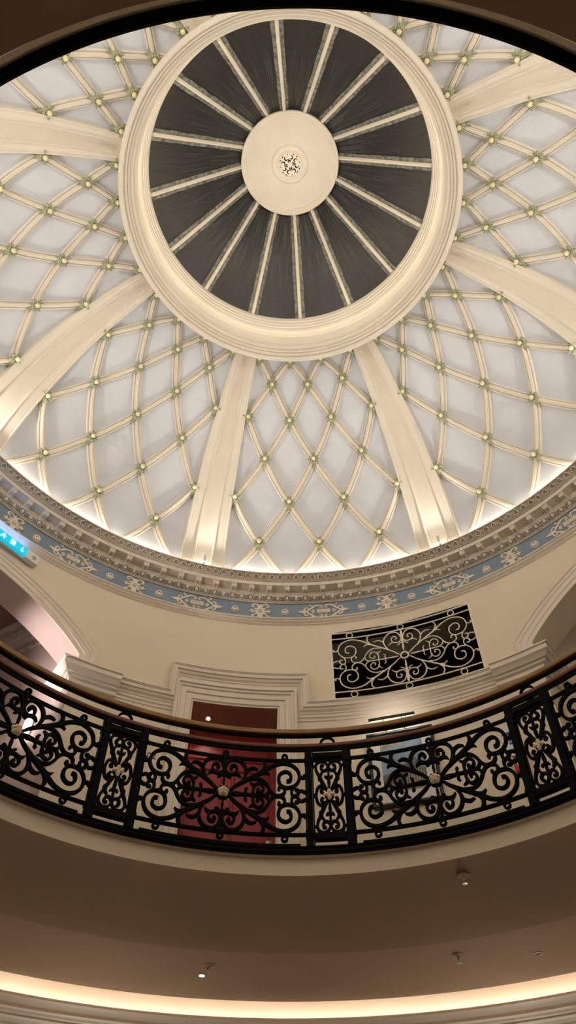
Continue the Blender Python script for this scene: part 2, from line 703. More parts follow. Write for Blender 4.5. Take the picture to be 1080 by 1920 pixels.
def hor(a, b, h, step=1.5):
    n = max(1, int(abs(b - a) / step))
    return [(a + (b - a) * i / n, h) for i in range(n + 1)]


STRING = [(0, 0), (0, .17), (.015, .19), (.03, .19), (.035, .175), (.045, .175), (.05, .16), (.11, .155), (.115, .125), (.15, .11), (.175, .075), (.20, .065),
          (.205, .05), (.25, .045), (.27, .02), (.31, .015), (.31, 0)]
mb = MB()
path_sweep(mb, hor(-27.6, -19.9, 8.13) + [(-19.9, 8.73)] + hor(-19.9, 1.75, 8.74)[1:] + hor(1.75, 29.8, 8.13), STRING)
tag(mb.build('string_course', M['trim'], smooth=20), 'cream moulded string course stepping up over the red door', 'moulding')
# string course beyond the two arches
for a0, a1, lab in ((75.2, 284.0, 'cream moulded string course running round behind the viewer'),):
    mb = MB()
    path_sweep(mb, hor(a0, a1, 8.13), STRING)
    tag(mb.build('string_course', M['trim'], smooth=20), lab, 'moulding')

ARCHI = [(0, 0), (0, .05), (.02, .07), (.035, .07), (.045, .05), (.10, .045), (.11, .055), (.12, .04), (.20, .035), (.21, .045), (.225, .03), (.30, .025), (.30, 0)]


def imposts(c, hw, s, label):
    """capital block under the arch springing; s=-1: opening lies clockwise of it"""
    edge = c + s * hw               # opening edge azimuth
    outer = edge + s * 6.6
    prof = [(0.0, 8.12), (.27, 8.12), (.28, 8.105), (.28, 8.09), (.25, 8.08), (.25, 8.0), (.24, 7.995), (.20, 7.96), (.17, 7.92), (.13, 7.91), (.12, 7.88),
            (.07, 7.86), (.06, 7.80), (.03, 7.79), (.0, 7.79)]
    # plan path: along the wall then returning into the reveal
    pts = []
    n = 6
    for i in range(n + 1):
        a = outer + (edge - outer) * i / n
        pts.append((P(a, RW, 0), P(a, -1, 0), False))
    mbi = MB()
    rows = []
    for i in range(n + 1):
        a = outer + (edge - outer) * i / n
        if i < n:
            rows.append([P(a, RW - p, h) for p, h in prof])
        else:
            rows.append([P(edge, RW - p, h) + tangent(edge) * (-s * p) for p, h in prof])
    rows.append([P(edge, 7.25, h) + tangent(edge) * (-s * p) for p, h in prof])
    k = len(mbi.v)
    mbi.grid(rows)
    m_ = len(prof)
    mbi.f.append(tuple(k + j for j in range(m_)))
    mbi.mi.append(0)
    tag(mbi.build('impost_capital', M['trim'], smooth=20), label, 'capital')


def tangent(az):
    a = az * D
    return Vector((math.cos(a), -math.sin(a), 0))


for (c, hw), side in zip(ARC, ('left', 'right')):
    # archivolt
    pth = [(c - hw - 2.6, 8.10), (c - hw - 2.6, SPRING + .19)]
    n = 28
    off = .30
    cx = hw * D * RW
    rise = APEX - SPRING
    rho = (cx * cx + rise * rise) / (2 * rise)
    cy = APEX - rho
    ang0 = math.asin(cx / rho)
    pth = []
    r2 = rho + off
    x_out = cx + off
    th = math.asin(min(1, x_out / r2))
    pth.append((c - x_out / RW / D, 8.10))
    for i in range(n + 1):
        t = -th + 2 * th * i / n
        pth.append((c + r2 * math.sin(t) / RW / D, cy + r2 * math.cos(t)))
    pth.append((c + x_out / RW / D, 8.10))
    mb = MB()
    path_sweep(mb, pth, ARCHI)
    tag(mb.build('archivolt', M['trim'], smooth=20), 'cream moulded arch surround at the %s edge of the gallery wall' % side, 'moulding')
    # reveal
    mb = MB()
    pr = [(c - hw, 4.43), (c - hw, SPRING)] + [(c - hw + 2 * hw * i / 24, arch_h(-1 + i / 12)) for i in range(1, 24)] + [(c + hw, SPRING), (c + hw, 4.43)]
    mb.grid([[P(a, R, h) for R in (6.6, 6.9, 7.2)] for a, h in pr])
    struct(mb.build('trim_%d' % (5 if side == 'left' else 6), M['pinklit'] if side == 'left' else M['wall'], smooth=30), 'plain reveal of the %s arch' % side)
imposts(*ARC[0], 1, 'cream stepped capital under the right foot of the left arch')
imposts(*ARC[1], -1, 'cream stepped capital under the left foot of the right arch')

# corridors behind the arches: straight side walls running away from the jambs
for (c, hw), side, sg in zip(ARC, ('left', 'right'), (1, -1)):
    mw = M['pinklit'] if side == 'left' else M['wall']
    near, far = c + sg * hw, c - sg * hw
    dr = P(-60 if side == 'left' else 62, 1, 0)
    H2 = 10.24
    pn_, pf_ = P(near, 7.2, 0), P(far, 7.2, 0)
    z = lambda p, h: Vector((p.x, p.y, h))
    qn, qf = pn_ + dr * 3.6, pf_ + dr * 3.6
    mb = MB()
    for a_, b_ in ((pn_, qn), (pf_, qf), (qn, qf)):
        mb.grid([[z(a_, 4.43), z(a_, H2)], [z(b_, 4.43), z(b_, H2)]])
    for i in range(24):
        p0, p1 = c - hw + 2 * hw * i / 24, c - hw + 2 * hw * (i + 1) / 24
        mb.grid([[P(p0, 7.2, arch_h(-1 + i / 12)), P(p0, 7.2, H2)], [P(p1, 7.2, arch_h(-1 + (i + 1) / 12)), P(p1, 7.2, H2)]])
    struct(mb.build('wall_%s' % side, mw, smooth=30), 'corridor wall seen through the %s arch' % side)
    mb = MB()
    mb.grid([[z(P(c - hw + 2 * hw * i / 8, 7.2, 0), H2) for i in range(9)], [z(pf_.lerp(pn_, i / 8) + dr * 3.6 if sg > 0 else pn_.lerp(pf_, i / 8) + dr * 3.6, H2) for i in range(9)]])
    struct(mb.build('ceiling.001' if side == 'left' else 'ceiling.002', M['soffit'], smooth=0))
    mb = MB()
    mb.add([z(pn_, 4.43), z(pf_, 4.43), z(qf, 4.43), z(qn, 4.43)], [(0, 1, 2, 3)])
    struct(mb.build('floor.002' if side == 'left' else 'floor.003', M['floor'], smooth=0))
    nrm_ = Vector((dr.y, -dr.x, 0)) * (-1 if side == 'left' else 1)
    if nrm_.dot(pf_ - pn_) < 0:
        nrm_ = -nrm_
    root = empty('corridor_cornice', z(pn_ + dr * 1.8, 9.9), 'dentilled cornice high on the corridor wall inside the %s arch' % side, 'cornice')
    mb = MB()
    pr_ = [(0, 9.78), (.02, 9.78), (.03, 9.82), (.05, 9.83), (.05, 9.90), (.09, 9.93), (.10, 9.97), (.10, 10.10), (.13, 10.12), (.13, 10.16), (.20, 10.18), (.24, 10.235), (0, 10.235)]
    mb.grid([[z(p + nrm_ * o_, h_) for o_, h_ in pr_] for p in (pn_, qn)])
    mb.build('cornice_moulding', M['trim'], root)
    mb = MB()
    for i in range(40):
        mb.box(z(pn_ + dr * (.05 + i * .09) + nrm_ * .13, 10.05), dr * .028, nrm_ * .03, (0, 0, .035))
    mb.build('dentils', M['trim'], root)
    mb = MB()
    for i in range(16):
        q0 = pn_ + dr * (.12 + i * .22)
        fmap = lambda u, v, d, q0=q0: z(q0 + dr * u + nrm_ * (.0 + d), 9.60 + v)
        disc(mb, 0, 0, .05, fmap, 0, .02, n=10)
        stroke(mb, [(.04, 0), (.08, .04), (.11, 0)], [.01, .012, .006], fmap, 0, .015)
        stroke(mb, [(-.04, 0), (-.08, -.04), (-.11, 0)], [.01, .012, .006], fmap, 0, .015)
    mb.build('ornament_band', M['trim'], root)

# ------------------------------------------------------------------ door
root = empty('door', P(-9.5, RW, 4.43), 'deep red panelled door with a brown panelled recess above', 'door')
mb = MB()
ja, jb, jh = DOOR
RD = 7.48
mb.grid([[P(ja, R, h) for R in (RW, RD)] for h in (4.43, jh)])
mb.grid([[P(jb, R, h) for R in (RW, RD)] for h in (4.43, jh)])
mb.build('reveal', M['trim'], root, smooth=0)
# soffit with sunk panel
mb = MB()
mb.grid([[P(a, R, jh) for R in (RW, RW + .10)] for a in (ja, -9.5, jb)])
mb.grid([[P(a, R, jh) for R in (RD - .12, RD)] for a in (ja, -9.5, jb)])
for a, b in ((ja, ja + 1.1), (jb - 1.1, jb)):
    mb.grid([[P(q, R, jh) for R in (RW + .10, RD - .12)] for q in (a, b)])
x0, x1, r0, r1 = ja + 1.1, jb - 1.1, RW + .10, RD - .12
ring = lambda k, z: [P(x0 + k * .45, r0 + k * .05, z), P((x0 + x1) / 2, r0 + k * .05, z), P(x1 - k * .45, r0 + k * .05, z), P(x1 - k * .45, r1 - k * .05, z), P((x0 + x1) / 2, r1 - k * .05, z), P(x0 + k * .45, r1 - k * .05, z)]
rr_ = [ring(0, jh), ring(.2, jh + .03), ring(.8, jh + .03), ring(1.2, jh + .05)]
mb.grid(rr_, close_u=True)
mb.add(ring(1.2, jh + .05), [(0, 1, 2, 3, 4, 5)])
mb.build('recess_soffit', M['brown'], root, smooth=0)
# leaf (flat door across the back of the recess)
pa, pb = P(ja, RD, 0), P(jb, RD, 0)
ex = (pb - pa).normalized()
ey = P(-9.5, -1, 0)
ey = (ey - ex * ey.dot(ex)).normalized()
cen = (pa + pb) / 2
hwid = (pb - pa).length / 2


def doorpt(u, v, d):
    return cen + ex * u + ey * d + Vector((0, 0, v))


mb = MB()
mb.box(doorpt(0, (4.43 + jh) / 2, .0), ex * hwid, ey * .04, (0, 0, (jh - 4.43) / 2))
for v0, v1 in ((4.75, 5.75), (5.98, 7.35), (7.55, 7.9)):
    for sgn in (-1, 1):
        u0, u1 = sorted((sgn * .09, sgn * (hwid - .14)))
        for k, (q, d) in enumerate(((0, .045), (.05, .062))):
            pass
        for (a0_, b0_, a1_, b1_) in ((u0, v0, u1, v0), (u1, v0, u1, v1), (u1, v1, u0, v1), (u0, v1, u0, v0)):
            mb.sweep([doorpt(a0_, b0_, .04), doorpt(a1_, b1_, .04)], [ey, ey], [(-.03, 0), (-.025, .02), (-.01, .03), (.01, .03), (.025, .02), (.03, 0)])
leaf = mb.build('door_leaf', M['red'], root, smooth=0)
mb = MB()
mb.lathe(doorpt(hwid - .12, 6.05, .06), ey, [(.05, -.02), (.05, .01), (.02, .02), (.02, .06), (.045, .08), (.045, .11), (.0, .12)], 16)
mb.build('door_knob', M['steel'], leaf)
mb = MB()
mb.lathe(doorpt(-hwid + .17, 6.62, .045), ey, [(.085, -.004), (.085, .008), (0, .008)], 24)
o = mb.build('fire_door_disc', M['signblue'], leaf, label='small round blue and white notice')
mb = MB()
for k in (-.02, .015):
    mb.box(doorpt(-hwid + .17, 6.62 + k, .056), ex * .045, ey * .001, (0, 0, .006))
mb.lathe(doorpt(-hwid + .17, 6.62, .045), ey, [(.09, -.003), (.09, .006), (.083, .009), (.083, -.003)], 24, cap=False)
mb.build('notice_border', M['white'], leaf)
# architrave
mb = MB()
AR = [(0, 0), (0, .13), (.03, .15), (.05, .15), (.06, .12), (.10, .115), (.11, .09), (.20, .085), (.21, .06), (.30, .055), (.32, .03), (.34, .03), (.34, 0)]
path_sweep(mb, [(ja - .34 / RW / D, 4.43), (ja - .34 / RW / D, jh + .34)] + hor(ja - .34 / RW / D, jb + .34 / RW / D, jh + .34)[1:] + [(jb + .34 / RW / D, 4.43)], AR)
tag(mb.build('door_architrave', M['trim'], smooth=20), 'cream stepped architrave framing the red door', 'door frame')
mb = MB()
mb.lathe(P(-13.0, RW + .45, jh + .048), (0, 0, -1), [(.07, 0), (.07, .012), (.055, .018), (.05, .0)], 20, cap=False)
root = empty('recessed_downlight', P(-13.0, RW + .45, jh + .04), 'tiny lit downlight in the brown recess over the red door', 'lamp')
mb.build('bezel', M['steel'], root)
mb = MB()
mb.lathe(P(-13.0, RW + .45, jh + .046), (0, 0, -1), [(.03, 0), (.02, .004), (0, .005)], 16)
mb.build('lens', led_mat('downlight_lens', 8), root)

# room number
mb = MB()
text_mesh(mb, '602', .15, wallmap(-20.95, RW, 6.90), .008)
tag(mb.build('room_number', M['number'], smooth=0), 'dark numerals 602 on the cream wall left of the red door', 'number')

# ------------------------------------------------------------------ scrollwork shared by railing and grille
BIG = {
    'stem': ([(0.056, 0.025), (0.089, 0.045), (0.155, 0.108), (0.256, 0.179), (0.37, 0.25), (0.474, 0.316), (0.555, 0.376), (0.637, 0.424), (0.756, 0.450), (0.863, 0.419), (0.93, 0.349), (0.95, 0.256), (0.925, 0.179), (0.872, 0.128), (0.791, 0.111), (0.722, 0.139), (0.689, 0.216), (0.703, 0.292), (0.768, 0.333), (0.825, 0.312), (0.844, 0.264), (0.826, 0.208), (0.786, 0.202)],
             [.011, .016, .02, .024, .027, .029, .026, .022, .02, .021, .021, .020, .019, .019, .021, .021, .021, .021, .02, .019, .02, .024, .020]),
    'barbl': ([(0.474, 0.310), (0.527, 0.318), (0.575, 0.283)], [.026, .022, .004]),
    'barbu': ([(0.456, 0.305), (0.505, 0.373), (0.508, 0.441), (0.472, 0.489)], [.02, .026, .022, .008]),
    'heart': ([(0.205, 0.135), (0.255, 0.225), (0.274, 0.311), (0.249, 0.395), (0.19, 0.453), (0.111, 0.469), (0.048, 0.430), (0.015, 0.35)], [.018, .022, .023, .022, .022, .021, .02, .018]),
    'hspir': ([(0.004, 0.349), (0.028, 0.279), (0.082, 0.255), (0.14, 0.278), (0.157, 0.333), (0.135, 0.374), (0.099, 0.38), (0.078, 0.344), (0.102, 0.322)], [.016, .018, .019, .018, .017, .018, .019, .02, .018]),
    'hleaf': ([(0.099, 0.262), (0.164, 0.268), (0.212, 0.222)], [.02, .022, .004]),
    'branch': ([(0.263, 0.277), (0.299, 0.333), (0.36, 0.364), (0.425, 0.345)], [.02, .022, .02, .006]),
    'side': ([(0.32, 0.205), (0.418, 0.224), (0.494, 0.196), (0.548, 0.134), (0.584, 0.065), (0.631, 0.015), (0.688, 0.0), (0.74, 0.019), (0.766, 0.064), (0.751, 0.115), (0.713, 0.128), (0.690, 0.1), (0.706, 0.082)], [.014, .019, .02, .02, .02, .02, .022, .02, .019, .018, .018, .02, .018]),
    'sideback': ([(0.548, 0.134), (0.57, 0.08), (0.55, 0.025), (0.50, 0.0)], [.018, .019, .018, .012]),
    'sspir': ([(0.375, 0.004), (0.372, 0.073), (0.397, 0.138), (0.449, 0.161), (0.493, 0.125), (0.497, 0.074), (0.464, 0.041), (0.425, 0.054), (0.438, 0.088)], [.016, .018, .018, .018, .017, .017, .018, .018, .017]),
    'sleaf': ([(0.385, 0.087), (0.366, 0.136), (0.325, 0.160)], [.018, .017, .004]),
    'hook1': ([(0.95, 0.269), (0.985, 0.249), (1.02, 0.258), (1.009, 0.288)], [.018, .019, .02, .018]),
    'hook1b': ([(1.009, 0.27), (1.045, 0.27)], [.014, .014]),
    'cs': ([(0.878, 0.128), (0.851, 0.07), (0.862, 0.012), (0.906, 0.004), (0.939, 0.045), (0.924, 0.084), (0.893, 0.074)], [.018, .018, .019, .019, .018, .018, .02]),
    'hook2': ([(0.923, 0.042), (0.97, 0.069), (1.02, 0.049), (1.045, 0.06)], [.016, .017, .02, .016]),
    'fleur': ([(0.255, 0.0), (0.283, 0.029), (0.273, 0.065), (0.300, 0.085)], [.014, .015, .014, .010]),
    'vbarb': ([(-0.0, 0.225), (0.03, 0.245), (0.06, 0.215), (0.088, 0.205)], [.012, .018, .015, .004]),
}
AXH = ([(0.09, 0), (0.161, 0), (0.264, 0), (0.32, 0), (0.40, 0), (0.52, 0)], [.012, .03, .014, .018, .022, .014])
AXV = ([(0, 0.09), (0, 0.16), (0, 0.204), (0, 0.282), (0, 0.36), (0, 0.42), (0, 0.475)], [.008, .018, .012, .022, .03, .024, .014])


def scroll_panel(mb, mapf, su, sv, w, d0, d1, railv, ring=True, rings_u=.765, ringr=(.045, .02), step=0):
    sc_ = lambda q: [(a * su, b * sv) for a, b in q]
    for k, (pts, ws) in BIG.items():
        for mx_ in (1, -1):
            for my_ in (1, -1):
                stroke(mb, sc_(pts), [x * w for x in ws], mapf, d0, d1, n=4 if k in ('stem',) else 4, mirror=(mx_, my_))
    for sgn in (1, -1):
        stroke(mb, sc_(AXH[0]), [x * w for x in AXH[1]], mapf, d0, d1, mirror=(sgn, 1))
        stroke(mb, sc_(AXV[0]), [x * (w if w > .8 else 1.0) for x in AXV[1]], mapf, d0, d1, mirror=(1, sgn))
    # ring at the heart of the panel
    disc(mb, 0, 0, .085, mapf, d0 - .008, d1 + .008, n=24, r_in=.055)
    for u in (0, rings_u * su, -rings_u * su):
        for sgn in (1, -1):
            disc(mb, u, (railv + ringr[0] + .002) * sgn, ringr[0], mapf, d0, d1, n=16, r_in=ringr[1])
            if w > .8:
                stroke(mb, [(u, (railv - .03) * sgn), (u, (railv + .012) * sgn)], [.032, .02], mapf, d0, d1)


NAR = {
    'stem': ([(0.002, 0.033), (0.052, 0.117), (0.088, 0.192), (0.117, 0.266), (0.15, 0.339), (0.157, 0.402), (0.137, 0.450), (0.091, 0.474), (0.043, 0.460), (0.012, 0.42), (0.006, 0.384), (0.034, 0.341), (0.07, 0.343), (0.091, 0.379), (0.079, 0.413), (0.054, 0.404)],
             [.015, .022, .024, .02, .017, .017, .017, .018, .016, .014, .014, .016, .017, .016, .017, .016]),
    'barbo': ([(0.086, 0.228), (0.118, 0.218), (0.132, 0.245)], [.018, .016, .004]),
    'barbi': ([(0.10, 0.25), (0.093, 0.292), (0.070, 0.315)], [.016, .016, .008]),
    'cross': ([(0.0, 0.250), (0.026, 0.240), (0.050, 0.262)], [.014, .018, .008]),
    'side': ([(0.038, 0.12), (0.098, 0.129), (0.144, 0.092), (0.165, 0.0)], [.012, .017, .018, .018]),
    'sidehook': ([(0.053, 0.095), (0.084, 0.087), (0.102, 0.062), (0.089, 0.040), (0.072, 0.049)], [.010, .015, .016, .016, .016]),
    'tie': ([(0.157, 0.40), (0.195, 0.40)], [.014, .014]),
    'tie2': ([(0.165, 0.0), (0.195, 0.0)], [.02, .02]),
}


def flower(mb, mapf, r, d, petals, n=40, rows_=7, spike=False):
    rows = []
    for i in range(n):
        th = 2 * PI * i / n
        q = []
        for k in range(rows_ + 1):
            t = k / rows_
            if spike:
                lob = .55 + .45 * abs(math.cos(th * petals / 2)) ** 1.5
            else:
                lob = .78 + .22 * abs(math.cos(th * petals / 2)) ** .6
            rad = r * t * lob
            crease = abs(math.cos(th * petals / 2)) ** .5
            z = d * (.35 + .65 * math.sin(min(1, t * 1.15) * PI) * crease if t > .18 else 1.0 * (1 - (t / .18) ** 2 * .5))
            if k == rows_:
                z = 0
            q.append(mapf(rad * math.cos(th + PI / 2), rad * math.sin(th + PI / 2), z))
        rows.append(q)
    mb.grid(rows, close_v=True)


# ------------------------------------------------------------------ grille in the wall
root = empty('scroll_grille', P(17.1, RW, GR[2]), 'cream scrollwork grille over a dark opening right of the door', 'grille')
gc, gh = (GR[0] + GR[1]) / 2, (GR[2] + GR[3]) / 2
gm = wallmap(gc, RW, gh)
gw, ghh = (GR[1] - GR[0]) / 2 * D * RW, (GR[3] - GR[2]) / 2
mb = MB()
e = .012
for a, b in (((-gw + e, -ghh + e), (-gw + e, ghh - e)), ((gw - e, -ghh + e), (gw - e, ghh - e))):
    stroke(mb, [a, ((a[0] + b[0]) / 2, 0), b], [.018, .018, .018], gm, -.014, .006, n=3)
for v in (-ghh + e, ghh - e):
    stroke(mb, [(-gw + e + (2 * gw - 2 * e) * i / 8, v) for i in range(9)], [.016] * 9, gm, -.014, .006, n=2)
mb.build('outer_frame', M['whiteiron'], root)
mb = MB()
rv = ghh - e - .145
for v in (-rv, rv):
    stroke(mb, [(-gw + e + (2 * gw - 2 * e) * i / 8, v) for i in range(9)], [.011] * 9, gm, -.012, .004, n=2)
mb.build('inner_rail', M['whiteiron'], root)
mb = MB()
scroll_panel(mb, gm, (gw - e) / 1.045, rv / .494, .50, -.012, .005, rv, ringr=(.066, .050))
mb.build('scrollwork', M['whiteiron'], root)
# dark space behind
mb = MB()
a0, a1, h0, h1 = GR
r2_ = 7.75
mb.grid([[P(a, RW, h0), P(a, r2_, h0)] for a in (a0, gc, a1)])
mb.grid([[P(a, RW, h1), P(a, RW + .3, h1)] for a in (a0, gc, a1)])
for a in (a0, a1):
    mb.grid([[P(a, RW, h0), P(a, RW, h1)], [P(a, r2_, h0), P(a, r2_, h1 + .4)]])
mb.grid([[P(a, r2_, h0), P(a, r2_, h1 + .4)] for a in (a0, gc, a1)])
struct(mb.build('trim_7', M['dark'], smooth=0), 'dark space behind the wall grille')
mb = MB()
mb.grid([[P(a, RW + .3, h1), P(a, RW + .3, h1 + .2)] for a in (a0, gc, a1)])
mb.grid([[P(a, RW + .3, h1 + .2), P(a, r2_, h1 + .2)] for a in (a0, gc, a1)])
struct(mb.build('trim_8', M['cream'], smooth=0), 'brown ceiling glimpsed behind the wall grille')
# security camera dome
cc = P(26.6, RW + .38, h1 + .18)
root = empty('dome_camera', cc, 'round white security camera behind the top right corner of the grille', 'security camera')
mb = MB()
mb.lathe(cc, (0, 0, -1), [(.15, -.02), (.15, .05), (.13, .07), (.10, .07)], 24, cap=False)
mb.build('housing', M['white'], root)
mb = MB()
mb.lathe(cc, (0, 0, -1), [(.10, .06), (.095, .10), (.07, .14), (.035, .16), (0, .165)], 24)
mb.build('lens_dome', M['brown'], root)

# ------------------------------------------------------------------ picture and its lamp
az_p = 14.55
pt, pn = tangent(az_p), P(az_p, -1, 0)
pc = P(az_p, RW * math.cos(4.8 * D) - .02, 0)


def picpt(u, v, d):
    return pc + pt * u + pn * d + Vector((0, 0, v))


root = empty('framed_picture', picpt(0, 6.12, .03), 'black framed picture of ruins on the wall behind the railing', 'picture')
hw_, v0, v1 = .545, 6.12, 7.43
mb = MB()
for (a0_, b0_, a1_, b1_) in ((-hw_, v0, hw_, v0), (hw_, v0, hw_, v1), (hw_, v1, -hw_, v1), (-hw_, v1, -hw_, v0)):
    pass
fr = [(0, 0), (0, .05), (.012, .06), (.04, .06), (.055, .045), (.055, .02)]
rows = []
for sx, sy in ((-1, -1), (1, -1), (1, 1), (-1, 1)):
    rows.append([picpt(sx * (hw_ - t), (v0 + v1) / 2 + sy * ((v1 - v0) / 2 - t), d) for t, d in fr])
mb.grid(rows, close_v=True)
mb.build('frame', M['black'], root, smooth=0)
mb = MB()
mb.add([picpt(x, y, .022) for x, y in ((-hw_ + .05, v0 + .05), (hw_ - .05, v0 + .05), (hw_ - .05, v1 - .05), (-hw_ + .05, v1 - .05))], [(0, 1, 2, 3)])
mb.build('mount', M['mat'], root, smooth=0)
mb = MB()
iu, i0, i1 = .34, 6.36, 7.26
q = lambda pts, mi, d: mb.add([picpt(x * iu, i0 + (i1 - i0) * y, d) for x, y in pts], [tuple(range(len(pts)))], mi)
q([(-1, 0), (1, 0), (1, 1), (-1, 1)], 0, .026)
q([(-1, .84), (-.2, .9), (-.05, .86), (.1, .95), (.1, 1), (-1, 1)], 3, .027)
q([(-1, 0), (1, 0), (1, .34), (.85, .42), (.5, .56), (.3, .52), (-.1, .47), (-.5, .36), (-1, .32)], 1, .028)
q([(.02, .30), (.95, .40), (.95, .47), (.45, .62), (0, .43)], 1, .029)
for i in range(8):
    x = .05 + i * .115
    q([(x, .10), (x + .06, .10), (x + .06, .36 + .012 * i), (x, .34 + .012 * i)], 2, .030)
q([(-1, 0), (1, 0), (1, .09), (-1, .13)], 3, .030)
mb.build('print', [M['sky'], M['rock'], M['col'], M['hill']], root, smooth=0)
root = empty('picture_lamp', picpt(-.05, 7.66, .2), 'slim dark picture lamp above the framed picture', 'lamp')
mb = MB()
mb.box(picpt(-.06, 7.51, .30), pt * .38, pn * .024, (0, 0, .014))
mb.build('shade', M['black'], root, smooth=0)
mb = MB()
for u in (-.2, .1):
    mb.tube([picpt(u, 7.40, .05), picpt(u, 7.50, .12), picpt(u, 7.515, .27)], .012, 8)
mb.build('arm', M['steel'], root)
mb = MB()
mb.box(picpt(-.06, 7.518, .262), pt * .36, pn * .003, (0, 0, .010))
mb.build('tube_light', led_mat('picture_tube', 45, (1.0, 0.93, 0.82)), root, smooth=0)

# fire notice, small box and call point
az_f = 29.4


def fpt(u, v, d):
    return P(az_f + u / RW / D, RW - d, v)


root = empty('fire_notice', fpt(0, 6.66, 0), 'white and blue fire action notice on the wall right of the picture', 'sign')
mb = MB()
mb.box(fpt(0, 6.86, .01), tangent(az_f) * .13, P(az_f, .01, 0), (0, 0, .20))
mb.build('board', M['white'], root, smooth=0)
mb = MB()
b_ = lambda u, v, w_, h_: mb.box(fpt(u, v, .023), tangent(az_f) * w_, P(az_f, .002, 0), (0, 0, h_))
b_(0, 6.93, .12, .022)
for k in range(3):
    b_(.035, 6.86 - k * .055, .07, .018)
mb.build('blue_band', M['signblue'], root, smooth=0)
mb = MB()
mb.lathe(fpt(-.08, 6.86, .023), P(az_f, -1, 0), [(.03, 0), (.03, .003), (0, .003)], 16)
mb.build('red_disc', M['signred'], root)
mb = MB()
mb.box(fpt(.06, 6.56, .03), tangent(az_f) * .09, P(az_f, .03, 0), (0, 0, .05))
mb.box(fpt(.06, 6.50, .05), tangent(az_f) * .10, P(az_f, .05, 0), (0, 0, .01))
tag(mb.build('wall_switch', M['white'], smooth=0), 'small white box between the fire notice and the red call point', 'switch')
root = empty('fire_call_point', fpt(.06, 6.24, 0), 'red fire call point box under the fire notice', 'alarm')
mb = MB()
mb.box(fpt(.06, 6.34, .05), tangent(az_f) * .10, P(az_f, .05, 0), (0, 0, .10))
mb.build('housing', M['signred'], root, smooth=0)
mb = MB()
mb.box(fpt(.06, 6.34, .102), tangent(az_f) * .045, P(az_f, .003, 0), (0, 0, .04))
mb.build('glass_plate', M['white'], root, smooth=0)

# lamp glimpsed on the left corridor wall
_d = P(-60, 1, 0)
_n = Vector((-_d.y, _d.x, 0))
if _n.dot(P(-52.9, 7.2, 0) - P(-33.8, 7.2, 0)) < 0:
    _n = -_n
_b = P(-33.8, 7.2, 0) + _d * .46 + _n * .07
root = empty('wall_light', Vector((_b.x, _b.y, 7.2)), 'glowing white wall lamp inside the left arch corridor', 'lamp')
mb = MB()
mb.box(Vector((_b.x, _b.y, 7.5)) - _n * .05, _d * .05, _n * .015, (0, 0, .16))
mb.build('back_plate', M['steel'], root, smooth=0)
mb = MB()
mb.lathe(Vector((_b.x, _b.y, 7.2)), (0, 0, 1), [(.02, 0), (.05, .05), (.062, .2), (.06, .42), (.045, .58), (.02, .62)], 20)
mb.build('glass_shade', led_mat('sconce_glass', 3, (1.0, 0.93, 0.88)), root)

# ------------------------------------------------------------------ exit sign
sc_az = -52.2
st, sn = tangent(sc_az), P(sc_az, -1, 0)
s0 = P(sc_az, RW * math.cos(7.0 * D) - .03, 9.73)


def sp(u, v, d):
    return s0 + st * u + sn * d + Vector((0, 0, v))


root = empty('exit_sign', sp(0, 0, 0), 'lit cyan emergency exit light box below the frieze at the left edge', 'sign')
mb = MB()
mb.box(sp(0, .09, .05), st * .80, sn * .05, (0, 0, .015))
mb.box(sp(.75, .08, .055), st * .13, sn * .055, (0, 0, .10))
mb.box(sp(-.72, .09, .055), st * .09, sn * .055, (0, 0, .10))
mb.box(sp(0, .09, .02), st * .80, sn * .02, (0, 0, .09))
mb.build('casing', M['white'], root, smooth=0)
mb = MB()
mb.box(sp(0, .09, .075), st * .62, sn * .03, (0, 0, .085))
mb.build('lit_panel', M['signcyan'], root, smooth=0)
mb = MB()
fm = lambda u, v, d: sp(u, .09 + v, .106 + d)
for u in (.52, -.30):
    for pts in ([(u, .055), (u, 0), (u, -.055)], [(u - .035, -.02), (u, -.06), (u + .035, -.02)]):
        stroke(mb, pts, [.009] * 3, fm, 0, .003, n=1)
    mb.build('arrow', M['signwhite'], root, smooth=0)
    mb = MB()
stroke(mb, [(.32, -.06), (.32, 0), (.32, .06)], [.05] * 3, fm, 0, .003, n=1)
mb.build('doorway_symbol', M['signwhite'], root, smooth=0)
mb = MB()
man = .12
disc(mb, man + .01, .048, .016, fm, 0, .003)
for pts in ([(man, .045), (man - .015, 0), (man - .005, -.02)], [(man - .01, -.015), (man + .025, -.03), (man + .02, -.06)],
            [(man - .01, -.015), (man - .035, -.035), (man - .07, -.04)], [(man, .025), (man + .03, .01), (man + .05, .02)], [(man, .028), (man - .03, .022), (man - .045, 0)]):
    stroke(mb, pts, [.011, .01, .008], fm, 0, .003, n=2)
mb.build('running_figure', M['signwhite'], root, smooth=0)
mb = MB()
mb.box(sp(0, .187, .05), st * .60, sn * .035, (0, 0, .004))
mb.build('top_diffuser', led_mat('sign_top_diffuser', 7.0, (0.20, 0.42, 1.0)), root, smooth=0)
mb = MB()
mb.lathe(sp(.78, .08, .11), sn, [(.045, 0), (.045, .006), (.038, .008), (0, .008)], 20)
mb.build('test_button', M['steel'], root)

# ================================================================== FRIEZE
root = empty('frieze', P(0, RW, 10.05), 'blue painted frieze band with cream relief ornaments', 'frieze')
mb = MB()
mb.revolve([(6.592, 10.14), (6.592, 10.65)], n=192)
mb.build('blue_band', M['blue'], root, smooth=30)
mb = MB()
mb.revolve([(6.605, 10.04), (6.58, 10.06), (6.565, 10.062), (6.56, 10.075), (6.545, 10.08), (6.53, 10.09), (6.51, 10.10), (6.505, 10.115), (6.485, 10.12),
            (6.47, 10.13), (6.468, 10.148), (6.48, 10.155), (6.60, 10.158)], n=192)
mb.build('lower_moulding', M['orn'], root, smooth=25)


